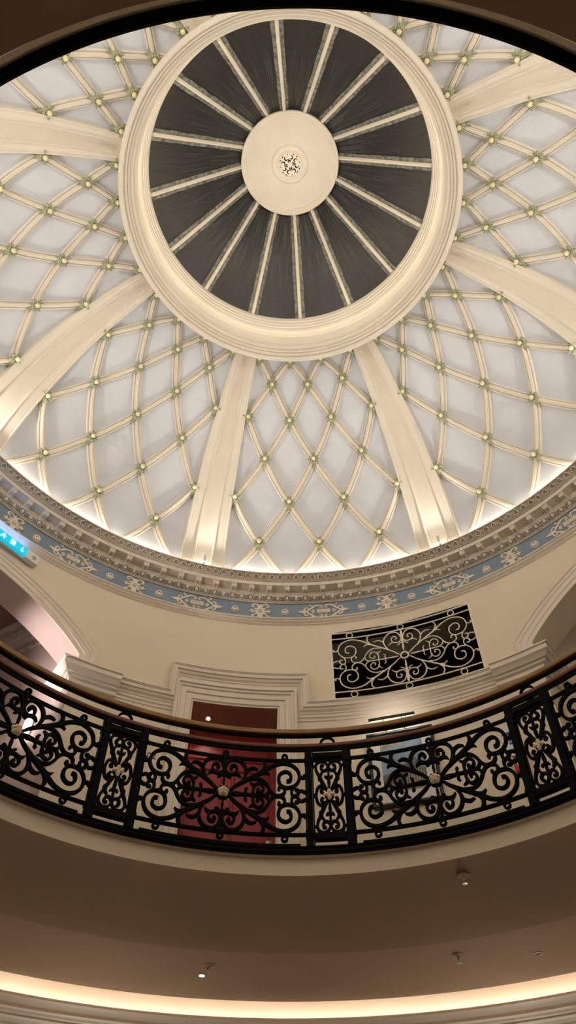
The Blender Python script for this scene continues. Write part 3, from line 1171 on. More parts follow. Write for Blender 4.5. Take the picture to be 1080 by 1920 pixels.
def faz(k):
    """azimuth of the k-th repeat (k = -8..7)"""
    return 4.62 + 21.88 * max(-4.5, min(4.5, k)) + (0 if abs(k) <= 4.5 else math.copysign((abs(k) - 4.5) * (360 - 21.88 * 9) / 7, k))


VM = 10.44


def q4(mb, pts, ws, f, d0=0, d1=.03, n=3, m4=((1, 1), (-1, 1), (1, -1), (-1, -1)), inset=.55):
    for mx_ in m4:
        stroke(mb, pts, ws, f, d0, d1, n=n, mirror=mx_, inset=inset)


for k in range(-8, 8):
    a = faz(k)
    f = wallmap(a, 6.592, 10.40)
    mb = MB()
    q4(mb, [(.34, 0), (.30, .045), (.24, .09), (.17, .15), (.10, .165), (.05, .15), (.03, .11), (.06, .09), (.085, .11)], [.018, .02, .022, .02, .018, .016, .015, .014, .012], f)
    q4(mb, [(.34, .0), (.38, .05), (.35, .10), (.31, .10), (.305, .07)], [.016, .018, .018, .016, .012], f)
    stroke(mb, [(.33, 0), (.40, 0), (.44, 0), (.52, 0)], [.02, .035, .03, .003], f, 0, .03, n=2, inset=.3)
    stroke(mb, [(.33, 0), (.40, 0), (.44, 0), (.52, 0)], [.02, .035, .03, .003], f, 0, .03, n=2, inset=.3, mirror=(-1, 1))
    q4(mb, [(.17, .0), (.20, .03), (.24, 0)], [.008, .02, .008], f)
    q4(mb, [(.21, .125), (.25, .16), (.30, .155)], [.014, .012, .004], f)
    for mx_ in (1, -1):
        for my_ in (1, -1):
            disc(mb, .27, .185, .018, f, 0, .03, mirror=(mx_, my_))
    stroke(mb, [(-.13, 0), (0, 0), (.13, 0)], [.055, .05, .055], f, 0, .035, n=3, inset=.85)
    for i in range(9):
        stroke(mb, [(-.088 + i * .022, -.03), (-.088 + i * .022, .03)], [.006, .006], f, .03, .045)
    mb.build('cartouche', M['orn'], root, smooth=35)
    # fleuron half way between cartouches
    a2 = (faz(k) + (faz(k + 1) if k < 7 else faz(-8) + 360)) / 2
    f = wallmap(a2, 6.592, 10.40)
    mb = MB()
    disc(mb, 0, 0, .075, f, 0, .03, n=20)
    disc(mb, 0, 0, .045, f, .025, .055, n=14, r_in=.028)
    disc(mb, 0, 0, .02, f, .025, .06, n=10)
    q4(mb, [(.03, .06), (.03, .13), (.07, .185), (.14, .185), (.165, .14), (.14, .11), (.115, .13)], [.03, .02, .018, .02, .018, .016, .014], f)
    for s_ in (1, -1):
        stroke(mb, [(.05, 0), (.12, 0), (.17, 0), (.225, 0)], [.035, .02, .026, .006], f, 0, .03, n=3, inset=.4, mirror=(s_, 1))
        stroke(mb, [(0, .05), (0, .13), (0, .19)], [.03, .025, .012], f, 0, .03, n=3, inset=.4, mirror=(1, s_))
        disc(mb, .165, .035, .018, f, 0, .03, mirror=(s_, 1))
        disc(mb, .165, -.035, .018, f, 0, .03, mirror=(s_, 1))
    q4(mb, [(.04, .04), (.09, .07), (.12, .05)], [.03, .02, .012], f)
    mb.build('fleuron', M['orn'], root, smooth=35)
    for a3 in (a + 6.62, a2 * 2 - a - 6.62):
        f = wallmap(a3, 6.592, 10.405)
        mb = MB()
        disc(mb, 0, 0, .082, f, 0, .022, n=22, r_in=.06)
        disc(mb, 0, 0, .066, f, 0, .05, n=22, r_in=.034)
        disc(mb, 0, 0, .034, f, 0, .03, n=16)
        mb.build('roundel', M['orn'], root, smooth=35)

# ================================================================== CORNICE
root = empty('cornice', P(0, 6.3, 10.65), 'cream modillion cornice ringing the foot of the dome', 'cornice')
mb = MB()
mb.revolve([(6.60, 10.645), (6.585, 10.645), (6.582, 10.63), (6.562, 10.632), (6.56, 10.65), (6.545, 10.645), (6.535, 10.66), (6.53, 10.668)], n=192)
mb.build('fillet', M['orn'], root, smooth=25)
# egg and dart on a sloping bed
def bandmap(azc, R0, h0, R1, h1):
    l = math.hypot(R1 - R0, h1 - h0)
    tx, ty = (R1 - R0) / l, (h1 - h0) / l
    nx, ny = -ty, tx
    if ny > 0:
        nx, ny = -nx, -ny

    def f(u, v, d):
        R = R0 + tx * v + nx * d
        return P(azc + u / 6.4 / D, R, h0 + ty * v + ny * d)
    return f


mb = MB()
mb.revolve([(6.535, 10.690), (6.44, 10.722)], n=224)
BW = 2 * PI * 6.4 / 224
for i in range(224):
    f = bandmap(1.55 + i * 360 / 224, 6.535, 10.668, 6.442, 10.700)
    rows = []
    for k in range(12):
        th = 2 * PI * k / 12
        rows.append([f(.040 * math.sin(p_) * math.cos(th), .052 + .046 * math.sin(p_) * math.sin(th), -.01 + .045 * math.cos(p_)) for p_ in (PI / 2, PI / 2 * .66, PI / 2 * .33, .01)])
    mb.grid(rows, close_v=True)
    for sg in (1, -1):
        stroke(mb, [(0, -.004), (.040, .008), (.058, .045), (.055, .096)], [.006, .009, .009, .008], f, -.02, .022, n=2, mirror=(sg, 1), inset=.5)
    for c_ in (BW / 2,):
        stroke(mb, [(c_ - .022, .0), (c_ - .004, .05), (c_, .096)], [.006, .006, .010], f, -.02, .018, n=1, inset=.4)
        stroke(mb, [(c_ + .022, .0), (c_ + .004, .05), (c_, .096)], [.006, .006, .010], f, -.02, .018, n=1, inset=.4)
mb.build('egg_and_dart', M['orn'], root, smooth=50)
mb = MB()
mb.revolve([(6.445, 10.698), (6.45, 10.71), (6.45, 10.83), (6.275, 10.83), (6.268, 10.822), (6.25, 10.822), (6.248, 10.912), (6.235, 10.914), (6.23, 10.905),
            (6.215, 10.908), (6.213, 10.918), (6.20, 10.921)], n=224)
mb.build('corona', M['orn'], root, smooth=25)
# leaf band: pointed leaves with a vein, fluted between
mb = MB()
mb.revolve([(6.214, 10.938), (6.114, 11.004)], n=224)
for i in range(240):
    f = bandmap(i * 1.5, 6.20, 10.921, 6.10, 10.988)
    for sg in (1, -1):
        stroke(mb, [(.012, .0), (.044, .022), (.044, .062), (.020, .092), (.0, .112)], [.009, .010, .010, .010, .006], f, -.02, .022, n=2, mirror=(sg, 1), inset=.5)
        for c_ in (.062, .078):
            stroke(mb, [(c_, .0), (c_, .045), (c_, .088)], [.006, .006, .005], f, -.02, .008, n=1, mirror=(sg, 1), inset=.4)
    stroke(mb, [(0, .0), (0, .04), (0, .075)], [.009, .007, .003], f, -.02, .016, n=1, inset=.4)
mb.build('leaf_moulding', M['orn'], root, smooth=50)
mb = MB()
mb.revolve([(6.10, 10.988), (6.088, 10.986), (6.08, 10.992), (6.08, 11.008), (6.09, 11.012), (6.5, 11.014)], n=224)
mb.build('ledge', M['orn'], root, smooth=25)
# modillions
step = 360 / 112


def modillion(mb, a):
    """scrolled bracket: side outline in (R, h) extruded along the tangent"""
    out = [(6.45, 10.83), (6.45, 10.715), (6.435, 10.705), (6.42, 10.71), (6.40, 10.735), (6.375, 10.755), (6.35, 10.758), (6.325, 10.75), (6.305, 10.745),
           (6.285, 10.755), (6.277, 10.775), (6.282, 10.80), (6.272, 10.808), (6.272, 10.83)]
    hw = .052
    tv = tangent(a)
    rows = []
    for w_, sh in ((-hw, 0), (-hw, .0), (-hw * .8, .012), (-hw * .25, .0), (hw * .25, .0), (hw * .8, .012), (hw, 0)):
        rows.append([P(a, R - sh * .6, h - sh * .6) + tv * w_ for R, h in out])
    mb.grid(rows)
    k = len(mb.v)
    m_ = len(out)
    mb.f.append(tuple(k - 7 * m_ + j for j in range(m_)))
    mb.f.append(tuple(k - m_ + j for j in reversed(range(m_))))
    mb.mi += [0, 0]
    # abacus and little leaf tongue under the scroll
    mb.box(P(a, 6.345, 10.822), tv * .062, P(a, .08, 0), (0, 0, .008))
    mb.box(P(a, 6.272, 10.80), tv * .028, P(a, .008, 0), (0, 0, .010))
    for s_ in (-1, 1):
        mb.box(P(a, 6.36, 10.738) + tv * .034 * s_, tv * .006, P(a, .05, 0), (0, 0, .008))


rest = MB()
for i in range(112):
    a = 1.55 + i * step + (0.35 * max(-1, min(1, ((i * step + 180) % 360 - 180) / 52)) * 0)
    d_ = abs(((a + 180) % 360) - 180)
    if d_ > 360 - 180 - 6.1 * step:
        modillion(rest, a)
        continue
    mb = MB()
    modillion(mb, a)
    mb.build('modillion', M['orn'], root, smooth=35)
o = rest.build('modillion', M['orn'], root, smooth=35)
o['kind'] = 'stuff'

# ================================================================== DOME RIBS, LATTICE, BOSSES
RIBN = {-1: 'between the lower left and bottom centre bays', 0: 'between the bottom centre and lower right bays', -2: 'between the left and lower left bays',
        1: 'between the lower right and right bays', -3: 'between the upper left and left bays', 2: 'between the right and upper right bays',
        -4: 'between the top and upper left bays', 3: 'between the upper right and top bays'}
RP = [(-1, 0), (-1, .10), (-.985, .135), (-.955, .14), (-.92, .14), (-.90, .12), (-.47, .12), (-.45, .15), (-.405, .155), (-.385, .135), (-.36, .07), (.36, .07), (.385, .135),
      (.405, .155), (.45, .15), (.47, .12), (.90, .12), (.92, .14), (.955, .14), (.985, .135), (1, .10), (1, 0)]
for k in range(-4, 4):
    az = PHI0 + 22.5 + 45 * k
    mb = MB()
    hw = 4.15
    mb.grid([[dome(az + x * hw, -0.8 + 6.64 * i / 66, d) for x, d in RP] for i in range(67)])
    tag(mb.build('dome_rib', M['cream'], smooth=25), 'broad cream moulded dome rib ' + RIBN[k], 'rib', 'main ribs of the dome')

LP = [(-0.0781, 0), (-0.0772, .045), (-0.0688, .058), (-0.0539, .058), (-0.0493, .042), (-0.0428, .042), (-0.0372, .075), (-0.0279, .088), (-0.0167, .088), (-0.0112, .098), (0.0112, .098), (0.0167, .088),
      (0.0279, .088), (0.0372, .075), (0.0428, .042), (0.0493, .042), (0.0539, .058), (0.0688, .058), (0.0772, .045), (0.0781, 0)]
for b in range(-3, 5):
    azc = PHI0 + 45 * b
    root = empty('dome_lattice', dome(azc, 3), 'cream diamond lattice of moulded bars filling the %s of the dome' % BAYS[b], 'lattice', 'lattice bars between the dome ribs')
    for sgn in (1, -1):
        for kk in range(-9, 2):
            c0 = (1 / 3 + kk * 2 / 3)
            # u*sgn = c0 + s/3
            smin = max(-.45, (-1.0 - c0) * 3)
            smax = min(5.83, (1.0 - c0) * 3)
            if smax - smin < .15:
                continue
            n = max(2, int((smax - smin) / .09))
            pts, nr = [], []
            for i in range(n + 1):
                s_ = smin + (smax - smin) * i / n
                a = azc + sgn * (c0 + s_ / 3) * wrow(s_)
                pts.append(dome(a, s_))
                nr.append(dnorm(a, s_))
            mb = MB()
            mb.sweep(pts, nr, LP)
            mb.build('lattice_bar', M['cream'], root, smooth=35)


def leaf_geo(mb, ang, L, wd, lift, n=6):
    """one folded, drooping leaf in the boss frame (x, y in the surface, z outwards)"""
    ca, sa = math.cos(ang), math.sin(ang)
    rows = []
    for i in range(n + 1):
        t = i / n
        r = .035 + L * t
        w_ = wd * math.sin(PI * min(.97, .12 + .85 * t)) * (1.0 if i % 2 == 0 else .8)
        if i == n:
            w_ = .002
        z = .088 + lift * math.sin(t * 2.4) - .02 * t
        q_ = []
        for x, dz in ((-1, -.018), (-.5, .004), (0, -.012), (.5, .004), (1, -.018)):
            q_.append(Vector((ca * r - sa * w_ * x, sa * r + ca * w_ * x, z + dz)))
        rows.append(q_)
    mb.grid(rows)
    mb.grid([[p - Vector((0, 0, .012)) for p in r_] for r_ in rows])


mb = MB()
rnd = random.Random(3)
mb.lathe((0, 0, .06), (0, 0, 1), [(.07, 0), (.068, .03), (.058, .045), (.03, .05)], 16)
for i in range(8):
    ang = i * PI / 4 + PI / 2
    diag = i % 2 == 1
    leaf_geo(mb, ang + rnd.uniform(-.12, .12), rnd.uniform(.075, .10), .042 if diag else .046, rnd.uniform(.0, .045))
for i in (0, 2):
    for q_ in (-.17, .15):
        leaf_geo(mb, i * PI / 2 + PI / 2 + q_, .135 + rnd.uniform(0, .025), .030, .008)
leaf_geo(mb, .12, .095, .03, .05)
leaf_geo(mb, PI - .1, .095, .03, .05)
LEAF = mb.mesh('leaf_collar', M['leaf'], 50, local=True)
mb = MB()
for i in range(8):
    a = i * PI / 4 + .2
    mb.lathe((math.cos(a) * .050, math.sin(a) * .050, .108), (0, 0, 1), [(.010, 0), (.009, .008), (0, .012)], 6)
DARKC = mb.mesh('calyx', M['umber'], 40, local=True)
mb = MB()
rows = []
for i in range(20):
    th = 2 * PI * i / 20
    q_ = []
    for j in range(9):
        ph = PI * j / 8 * .98
        r = .045 * (1 + .05 * math.cos(th * 5) * math.sin(ph))
        q_.append(Vector((r * math.sin(ph) * math.cos(th), r * math.sin(ph) * math.sin(th), .155 + r * math.cos(ph) * 1.05)))
    rows.append(q_)
mb.grid(rows, close_v=True)
BUD = mb.mesh('bud', M['bud'], 60, local=True)
ROWN = ['against the skylight ring', 'in row two', 'in row three', 'in row four', 'in row five', 'in row six']
COL4 = ['leftmost', 'second from left', 'third from left', 'rightmost']
COL3 = ['left', 'middle', 'right']
for b in range(-3, 5):
    azc = PHI0 + 45 * b
    for row in range(6):
        us = [-1, -1 / 3, 1 / 3, 1] if row % 2 == 0 else [-2 / 3, 0, 2 / 3]
        for j, u in enumerate(us):
            a = azc + u * wrow(row) * (0.995 if abs(u) == 1 else 1)
            nn = dnorm(a, row).normalized()
            tx = tangent(a)
            ty = nn.cross(tx)
            pos = dome(a, row, .02)
            mt = Matrix((tx, ty, nn)).transposed().to_4x4()
            mt = mt @ Matrix.Scale(1.0, 4)
            mt.translation = W(pos)
            col = (COL4 if row % 2 == 0 else COL3)[j]
            lab = 'leafy boss, %s %s%s, %s' % (col, ROWN[row], ' below the skylight' if row else '', 'dome\'s ' + BAYS[b])
            r_ = bpy.data.objects.new('foliage_boss', None)
            r_.empty_display_size = .05
            C.objects.link(r_)
            r_.matrix_world = mt
            tag(r_, lab, 'ornament', 'green leaf bosses on the dome lattice')
            for nm, me in (('leaf_collar', LEAF), ('calyx', DARKC), ('bud', BUD)):
                o = bpy.data.objects.new(nm, me)
                C.objects.link(o)
                o.parent = r_

# ================================================================== OCULUS RING AND SKYLIGHT
root = empty('skylight_ring', (0, 0, 14.5), 'heavy cream moulded ring round the skylight', 'ring')
mb = MB()
mb.revolve([(3.20, 14.95), (3.215, 14.62), (3.212, 14.57), (3.20, 14.53), (3.175, 14.505), (3.14, 14.50), (3.118, 14.515), (3.112, 14.54), (3.112, 14.575), (3.095, 14.575), (3.088, 14.565),
            (3.07, 14.575), (3.060, 14.60), (3.060, 14.64), (3.046, 14.64), (3.040, 14.632), (3.030, 14.64), (3.028, 14.665), (3.018, 14.67), (3.018, 14.695), (2.985, 14.69), (2.975, 14.70),
            (2.97, 14.755), (2.958, 14.775), (2.945, 14.775), (2.94, 14.79),
            (2.915, 14.80), (2.90, 14.82), (2.90, 14.845), (2.92, 14.85), (3.02, 14.845), (3.035, 14.87)], n=192)
mb.build('ring_moulding', M['cream'], root, smooth=28)
mb = MB()
mb.revolve([(3.035, 14.86), (3.035, 15.1), (3.03, 15.38), (3.0, 15.41), (2.985, 15.45), (2.93, 15.47), (2.925, 15.50), (2.915, 15.51), (2.91, 15.60), (2.895, 15.61), (2.89, 15.70),
            (2.875, 15.71), (2.87, 15.80), (2.855, 15.82), (2.85, 15.97), (2.87, 16.0), (3.1, 16.0)], n=192)
mb.build('drum', M['cream'], root, smooth=28)

mb = MB()
mb.tube([P(a * 3, 3.0, 14.93) for a in range(120)], .014, 6, closed=True)
mb.build('light_strip', led_mat('cove_led', E_OCULUS), root)

root = empty('skylight', (0, 0, 15.95), 'sixteen paned dark glass skylight with a round cream hub', 'skylight')
RIM = [-175.84, -153.49, -132.78, -110.51, -87.51, -63.99, -41.9, -18.12, 3.64, 26.9, 50.32, 72.76, 96.73, 118.37, 141.01, 163.3]
HUB = [-174.6, -154.6, -131.6, -109.5, -88.2, -65.0, -43.0, -18.9, 4.5, 26.1, 49.2, 72.6, 95.9, 117.5, 140.1, 162.2]
R0, HH0, R1, HH1 = 2.86, 15.95, 1.068, 17.775
for i in range(16):
    a, b = P(RIM[i], R0, HH0), P(HUB[i], R1, HH1)
    t = (b - a).normalized()
    side = t.cross(Vector((0, 0, 1))).normalized()
    dn = side.cross(t).normalized()
    if dn.z > 0:
        dn = -dn
    mb = MB()
    mb.sweep([a, b], [dn, dn], [(-.035, -.03), (-.035, .05), (-.022, .065), (-.012, .065), (-.010, .085), (.010, .085), (.012, .065), (.022, .065), (.035, .05), (.035, -.03)])
    bar = mb.build('glazing_bar', M['cream'], root, smooth=0)
    mb = MB()
    for s_ in (-1, 1):
        w0, w1 = .080, .058
        o0, o1 = a + side * s_ * .036, b + side * s_ * .036
        nseg = 14
        rows = []
        rg = random.Random(i * 7 + s_)
        for k in range(nseg + 1):
            f_ = k / nseg
            w_ = (w0 + (w1 - w0) * f_) * (1 + rg.uniform(-.12, .12))
            p0 = o0.lerp(o1, f_)
            rows.append([p0 + dn * .018, p0 + side * s_ * w_ * .5 + dn * .020, p0 + side * s_ * w_ + dn * .012, p0 + side * s_ * w_ - dn * .01])
        mb.grid(rows)
    mb.build('flashing', M['stain'], bar, smooth=0, label='stained grey green lead strip')
    # pane to the next bar
    j = (i + 1) % 16
    c_, d_ = P(RIM[j], R0, HH0), P(HUB[j], R1, HH1)
    nu, nv = 6, 10
    mb = MB()
    rows = []
    uv = []
    for k in range(nu + 1):
        f_ = k / nu
        az_a = RIM[i] + ((RIM[j] - RIM[i]) % 360) * f_
        az_b = HUB[i] + ((HUB[j] - HUB[i]) % 360) * f_
        lo_, hi_ = P(az_a, R0 + .04, HH0 - .01), P(az_b, R1, HH1)
        rows.append([lo_.lerp(hi_, g / nv) for g in range(nv + 1)])
        uv += [(i + f_, 1 - g / nv) for g in range(nv + 1)]
    mb.grid(rows)
    mb.uv = uv
    mb.build('pane', M['glass'], root, smooth=0)
# hub
mb = MB()
mb.lathe((0, 0, 17.66), (0, 0, 1), [(.235, 0.02), (.25, .0), (.262, .0), (.272, .02), (.285, .02), (.295, .045), (.33, .05), (.34, .03), (.36, .02), (.375, .02), (.385, .04), (.40, .045),
                                   (.41, .055), (.42, .06), (.94, .06), (.955, .05), (.965, .03), (.99, .03), (1.0, .012), (1.02, .012), (1.035, -.01), (1.06, -.015), (1.078, .0),
                                   (1.078, .12), (1.06, .14), (1.06, .2), (.9, .25)], 128, cap=False)
mb.build('hub_disc', M['cream'], root, smooth=25)
mb = MB()
mb.lathe((0, 0, 17.68), (0, 0, 1), [(0.0, 0), (.24, 0), (.24, .03)], 48, cap=False)
vent = mb.build('vent_plate', M['whiteiron'], root, smooth=0)
mb = MB()


def vm(u, v, d):
    return Vector((u * 1.09, -v * 1.09, 17.679 - d))


for k in range(4):
    th = k * PI / 2 + .22
    ca, sa = math.cos(th), math.sin(th)
    rot = lambda q_: [(x * ca - y * sa, x * sa + y * ca) for x, y in q_]
    for sg in (1, -1):
        mr = lambda q_: rot([(x, y * sg) for x, y in q_])
        stroke(mb, mr([(.045, .004), (.06, .022), (.085, .014), (.075, .0)]), [.003, .010, .012, .008], vm, 0, .002)
        stroke(mb, mr([(.108, .0), (.105, .03), (.098, .062), (.125, .082), (.16, .072), (.165, .045)]), [.006, .006, .014, .011, .007, .004], vm, 0, .002)
        stroke(mb, mr([(.150, .125), (.165, .118), (.185, .098)]), [.003, .010, .004], vm, 0, .002)
    stroke(mb, rot([(.192, -.012), (.200, 0), (.192, .012)]), [.004, .008, .004], vm, 0, .002)
mb.build('piercings', M['dark'], vent, smooth=0)

# ================================================================== GALLERY RAILING
RR = 4.30
HM = 5.041
root = empty('gallery_railing', P(0, RR, 4.31), 'black wrought iron scroll railing with two oak handrails round the gallery', 'railing')


def paz(k):
    """azimuths of the alternating panels: even k = wide, odd k = narrow (k = -10..9)"""
    s_ = 17.32
    return -12.45 + s_ * max(-4, min(5, k)) + (0 if -4 <= k <= 5 else (k - 5 if k > 5 else k + 4) * (360 - 9 * s_) / 11)


g = lambda a, R: gal(a, R)
mb = MB()
mb.revolve([(4.285, 4.398), (4.268, 4.396), (4.260, 4.386), (4.262, 4.374), (4.272, 4.368), (4.256, 4.355), (4.256, 4.325), (4.268, 4.312), (4.32, 4.312), (4.32, 4.398)], n=240, warp=g, closed=True)
mb.build('base_rail', M['iron'], root, smooth=25)
mb = MB()
mb.revolve([(4.283, 5.665), (4.283, 5.712), (4.315, 5.712), (4.315, 5.665)], n=240, closed=True)
mb.build('top_bar', M['iron'], root, smooth=25)
mb = MB()
mb.revolve([(4.272, 5.712), (4.263, 5.722), (4.262, 5.745), (4.270, 5.762), (4.30, 5.768), (4.328, 5.762), (4.338, 5.745), (4.336, 5.722), (4.328, 5.712)], n=240, closed=True)
mb.build('lower_handrail', M['wood2'], root, smooth=40, label='thin dark wood handrail on the iron top bar')
mb = MB()
mb.revolve([(4.435, 5.977), (4.435, 6.007), (4.463, 6.007), (4.463, 5.977)], n=240, closed=True)
mb.build('upper_bar', M['iron'], root, smooth=25)
mb = MB()
mb.revolve([(4.41, 6.007), (4.392, 6.015), (4.384, 6.035), (4.386, 6.062), (4.396, 6.078), (4.43, 6.088), (4.47, 6.088), (4.505, 6.078), (4.515, 6.06), (4.515, 6.035), (4.507, 6.015), (4.49, 6.007)], n=240, closed=True)
mb.build('upper_handrail', M['wood'], root, smooth=40, label='broad oak handrail raised on ring brackets')
for v in (.494, -.494):
    mb = MB()
    mb.revolve([(4.29, HM + v - .02), (4.285, HM + v), (4.29, HM + v + .02), (4.32, HM + v + .02), (4.32, HM + v - .02)], n=240, closed=True)
    mb.build('thin_rail', M['iron'], root, smooth=25)

for k in range(-10, 10):
    a = paz(k)
    an = paz(k + 1) if k < 9 else paz(-10) + 360
    ap = paz(k - 1) if k > -10 else paz(9) - 360
    if k % 2 == 0:
        # wide panel
        room = ((an - ap) / 2 - 3.2 * 2 + .0) / 2 * D * RR    # half width between posts
        f = wallmap(a, RR, HM)
        su = (((an - ap) / 2 - 2 * 3.2 / 1) / 2 * 0 + (((an - a) - 3.2) * D * RR - .04)) / 1.035
        mb = MB()
        scroll_panel(mb, f, su, 1.0, 1.0, -.022, .022, .494)
        for u_ in (-.95, -.48, 0, .48):
            stroke(mb, [(u_ * su, -.632), ((u_ + .235) * su, -.632), ((u_ + .475) * su, -.632)], [.024] * 3, f, -.022, .022, n=2)
        pan = mb.build('scroll_panel', M['iron'], root, smooth=35)
        mb = MB()
        mf = wallmap(a, RR, HM)
        flower(mb, lambda u, v, d, mf=mf: mf(u, v, .03 + d), .072, .05, 5)
        mb.build('rosette', M['gold'], pan, smooth=50, label='cream and gold five petalled rosette')
    else:
        f = wallmap(a, RR, HM)
        mb = MB()
        for key, (pts, ws) in NAR.items():
            for mx_ in (1, -1):
                for my_ in (1, -1):
                    stroke(mb, pts, ws, f, -.02, .02, mirror=(mx_, my_), n=4)
        for s_ in (1, -1):
            stroke(mb, [(0, .06), (0, .114), (0, .179), (0, .244), (0, .335), (0, .40)], [.006, .014, .022, .014, .016, .014], f, -.02, .02, mirror=(1, s_))
        disc(mb, 0, 0, .06, f, -.02, .025, n=12)
        pan = mb.build('narrow_panel', M['iron'], root, smooth=35)
        mb = MB()
        flower(mb, lambda u, v, d, mf=f: mf(u, v, .025 + d), .075, .03, 4, spike=True)
        mb.build('rosette', M['gold'], pan, smooth=50, label='small gold four pointed rosette')
        for v0_, v1_ in ((.508, .581), (-.568, -.490)):
            mb = MB()
            stroke(mb, [(-.2, (v0_ + v1_) / 2), (0, (v0_ + v1_) / 2), (.2, (v0_ + v1_) / 2)], [(v1_ - v0_) / 2 + .006] * 3, f, -.035, .04)
            mb.build('cross_bar', M['iron'], root, smooth=30)
        for s_ in (-1, 1):
            mb = MB()
            ap_ = a + s_ * 3.2
            o_ = P(ap_, RR, (4.39 + 5.70) / 2)
            tv = tangent(ap_)
            hh = (5.70 - 4.39) / 2
            mb.box(o_, tv * .035, P(ap_, .05, 0), (0, 0, hh))
            mb.box(o_ + tv * .045 * 1, tv * .008, P(ap_, .03, 0), (0, 0, hh))
            mb.box(o_ - tv * .045 * 1, tv * .008, P(ap_, .03, 0), (0, 0, hh))
            for z in (-.50, .47):
                mb.box(o_ + Vector((0, 0, z)), tv * .058, P(ap_, .055, 0), (0, 0, .03))
            mb.build('post', M['iron'], root, smooth=0)
        # ring bracket carrying the upper handrail
        mb = MB()
        rg_ = wallmap(a, 4.45, 5.875)
        disc(mb, 0, 0, .105, rg_, -.02, .02, n=24, r_in=.078)
        mb.tube([rg_(0, -.10, 0), rg_(0, -.118, .05), rg_(0, -.13, .13)], .012, 8)
        mb.build('ring_bracket', M['iron'], root, smooth=35)

# ================================================================== SMALL FITTINGS
names = {0: 'left', -1: 'right'}
for k in range(-4, 4):
    az = PHI0 + 22.5 + 45 * k
    lab = 'small white uplight at the foot of the rib ' + RIBN[k].replace('bays', '').replace(' the ', ' ').strip()
    root = empty('uplight', P(az + .3, 6.07, 11.01), lab, 'lamp', 'uplights at the feet of the dome ribs')
    mb = MB()
    ax = (P(az, 4.6, 14.0) - P(az, 6.05, 11.1)).normalized()
    base = P(az + .3, 6.06, 11.06)
    mb.lathe(base, ax, [(.0, 0), (.035, 0), (.038, .02), (.038, .13), (.034, .135), (.030, .12)], 18, cap=False)
    mb.build('housing', M['white'], root)
    mb = MB()
    mb.lathe(base, ax, [(.031, .118), (.0, .12)], 18)
    mb.build('lens', led_mat('uplight_lens', 40), root)
    mb = MB()
    mb.box(P(az + .3, 6.09, 11.035), tangent(az) * .02, P(az, .02, 0), (0, 0, .025))
    mb.build('bracket', M['white'], root, smooth=0)
    lamp('uplight_beam', 'SPOT', base + ax * .17, E_UP, to=P(az + 180, 2.0, 14.8), spot_size=168 * D, spot_blend=1.0, shadow_soft_size=.03)

# ledge strip
mb = MB()
mb.tube([P(a * 2, 6.125, 11.022) for a in range(180)], .010, 6, closed=True)
tag(mb.build('ledge_light_strip', led_mat('ledge_led', E_LEDGE)), 'hidden warm light strip lying on the cornice ledge', 'lamp')
# lower cove strip
mb = MB()
mb.tube([P(a * 2, 7.17, 3.475) for a in range(180)], .016, 6, closed=True)
tag(mb.build('cove_light_strip', led_mat('cove_led_low', E_COVE, (1.0, 1.0, 1.0))), 'warm light strip in the bottom cove', 'lamp')


def sprinkler(az, R, h, label):
    c_ = P(az, R, h)
    r_ = empty('sprinkler', c_, label, 'sprinkler')
    m1 = MB()
    m1.lathe(c_ + Vector((0, 0, .004)), (0, 0, -1), [(.07, 0), (.066, .010), (.04, .016), (.018, .02)], 24)
    m1.build('escutcheon', M['soffit'], r_)
    m1 = MB()
    m1.lathe(c_, (0, 0, -1), [(.016, .02), (.014, .05), (.018, .055), (.010, .075), (.010, .085), (.03, .088), (.03, .092), (0, .095)], 14)
    m1.build('nozzle', M['steel'], r_)


sprinkler(-11.22, 5.73, 3.67, 'small sprinkler on the brown soffit beside the tiny downlight')
sprinkler(18.57, 5.69, 3.67, 'small sprinkler on the right of the brown soffit')
sprinkler(23.0, 4.60, 4.02, 'round sprinkler high on the brown cove below the railing')
c_ = P(-11.6, 6.03, 3.668)
root = empty('soffit_downlight', c_, 'tiny lit white downlight in the brown soffit', 'lamp')
mb = MB()
mb.lathe(c_, (0, 0, -1), [(.05, -.01), (.05, .006), (.036, .008), (.034, -.004)], 20, cap=False)
mb.build('bezel', M['steel'], root)
mb = MB()
mb.lathe(c_, (0, 0, -1), [(.036, -.004), (.02, .003), (0, .005)], 20)
mb.build('lens', led_mat('soffit_lens', 9, (1, .97, .92)), root)

# unseen fill lamps added to brighten the soffit, lower wall and far walls
for k, az in enumerate((-66, -120, 180, 120, 66, 27)):
    c_ = P(az, 6.03, 3.668)
    root = empty('soffit_downlight', c_, 'added fill downlight in the gallery soffit, out of view', 'lamp', 'added soffit downlights out of view')
    mb = MB()
    mb.lathe(c_, (0, 0, -1), [(.05, -.01), (.05, .006), (.036, .008), (.034, -.004)], 20, cap=False)
    mb.build('bezel', M['steel'], root)
    if az in (-66, 66):
        lamp('downlight_beam', 'SPOT', c_ - Vector((0, 0, .03)), E_DOWN, to=P(az, 6.03, -3), spot_size=110 * D, spot_blend=.6, shadow_soft_size=.04)  # unseen beams added so the floor bounces light onto the soffit
lamp('downlight_beam', 'SPOT', P(-11.6, 6.03, 3.64), E_DOWN, to=P(-11.6, 6.03, -3), spot_size=110 * D, spot_blend=.6, shadow_soft_size=.02)
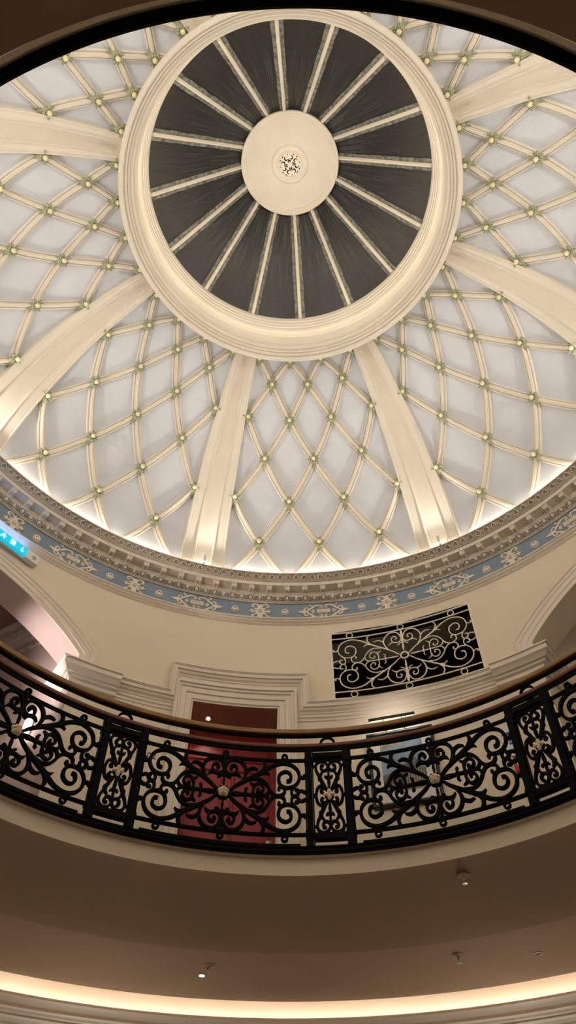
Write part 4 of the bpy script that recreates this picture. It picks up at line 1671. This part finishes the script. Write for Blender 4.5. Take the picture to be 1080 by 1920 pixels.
for k, (az, nm) in enumerate(((-88, 'left'), (-130, 'rear left'), (180, 'rear'), (130, 'rear right'), (88, 'right'))):  # unseen lamps added to brighten the wall across the well
    c_ = P(az, 6.45, 7.3)
    root = empty('wall_light', P(az, 6.55, 7.1), 'added fill lamp bowl on the %s gallery wall, out of view' % nm, 'lamp')
    mb = MB()
    mb.lathe(P(az, 6.42, 7.1), (0, 0, 1), [(.02, 0), (.08, .03), (.13, .12), (.15, .25)], 20, cap=False)
    mb.build('bowl', M['white'], root)
    lamp('gallery_fill_light', 'POINT', P(az, 6.2, 7.5), E_GALLERY_FILL, shadow_soft_size=.1)

for az in (-62, -22, 22, 62):  # unseen lamps added to brighten the lower wall and soffit
    root = empty('hall_fill_lamp', P(az, 7.2, 1.5), 'added fill bowl on the lower hall wall, unseen under the frame', 'lamp', 'added fill lamps of the hall below')
    mb = MB()
    mb.lathe(P(az, 7.1, 1.5), (0, 0, 1), [(.02, 0), (.08, .03), (.13, .12), (.15, .25)], 20, cap=False)
    mb.build('bowl', M['white'], root)
    lamp('hall_fill_light', 'POINT', P(az, 6.9, 1.85), E_HALL_FILL, shadow_soft_size=.1)

# lamps in the passages and door recess
lamp('passage_light', 'POINT', Vector((_b.x, _b.y, 7.5)) + _n * .3, 1.5, (1.0, .86, .82), shadow_soft_size=.08)
lamp('arch_fill_beam', 'SPOT', P(-46, 6.95, 7.3), 55.0, (1.0, .86, .84), to=P(-36, 6.95, 8.5), spot_size=75 * D, spot_blend=.9, shadow_soft_size=.05)  # added beam with no fitting, brightens the left arch reveal
lamp('passage_light', 'POINT', P(58, 8.2, 9.2), 2.0, (1.0, .82, .62), shadow_soft_size=.1)
lamp('door_light', 'SPOT', P(-13.0, RW + .45, jh + .02), 2.5, (1, .9, .75), to=P(-13.0, RW + .45, 4), spot_size=100 * D, shadow_soft_size=.02)
lamp('void_fill_light', 'POINT', P(12, 7.2, 8.9), .35, (1.0, .8, .55), shadow_soft_size=.05)  # added fill that brightens the ceiling behind the grille
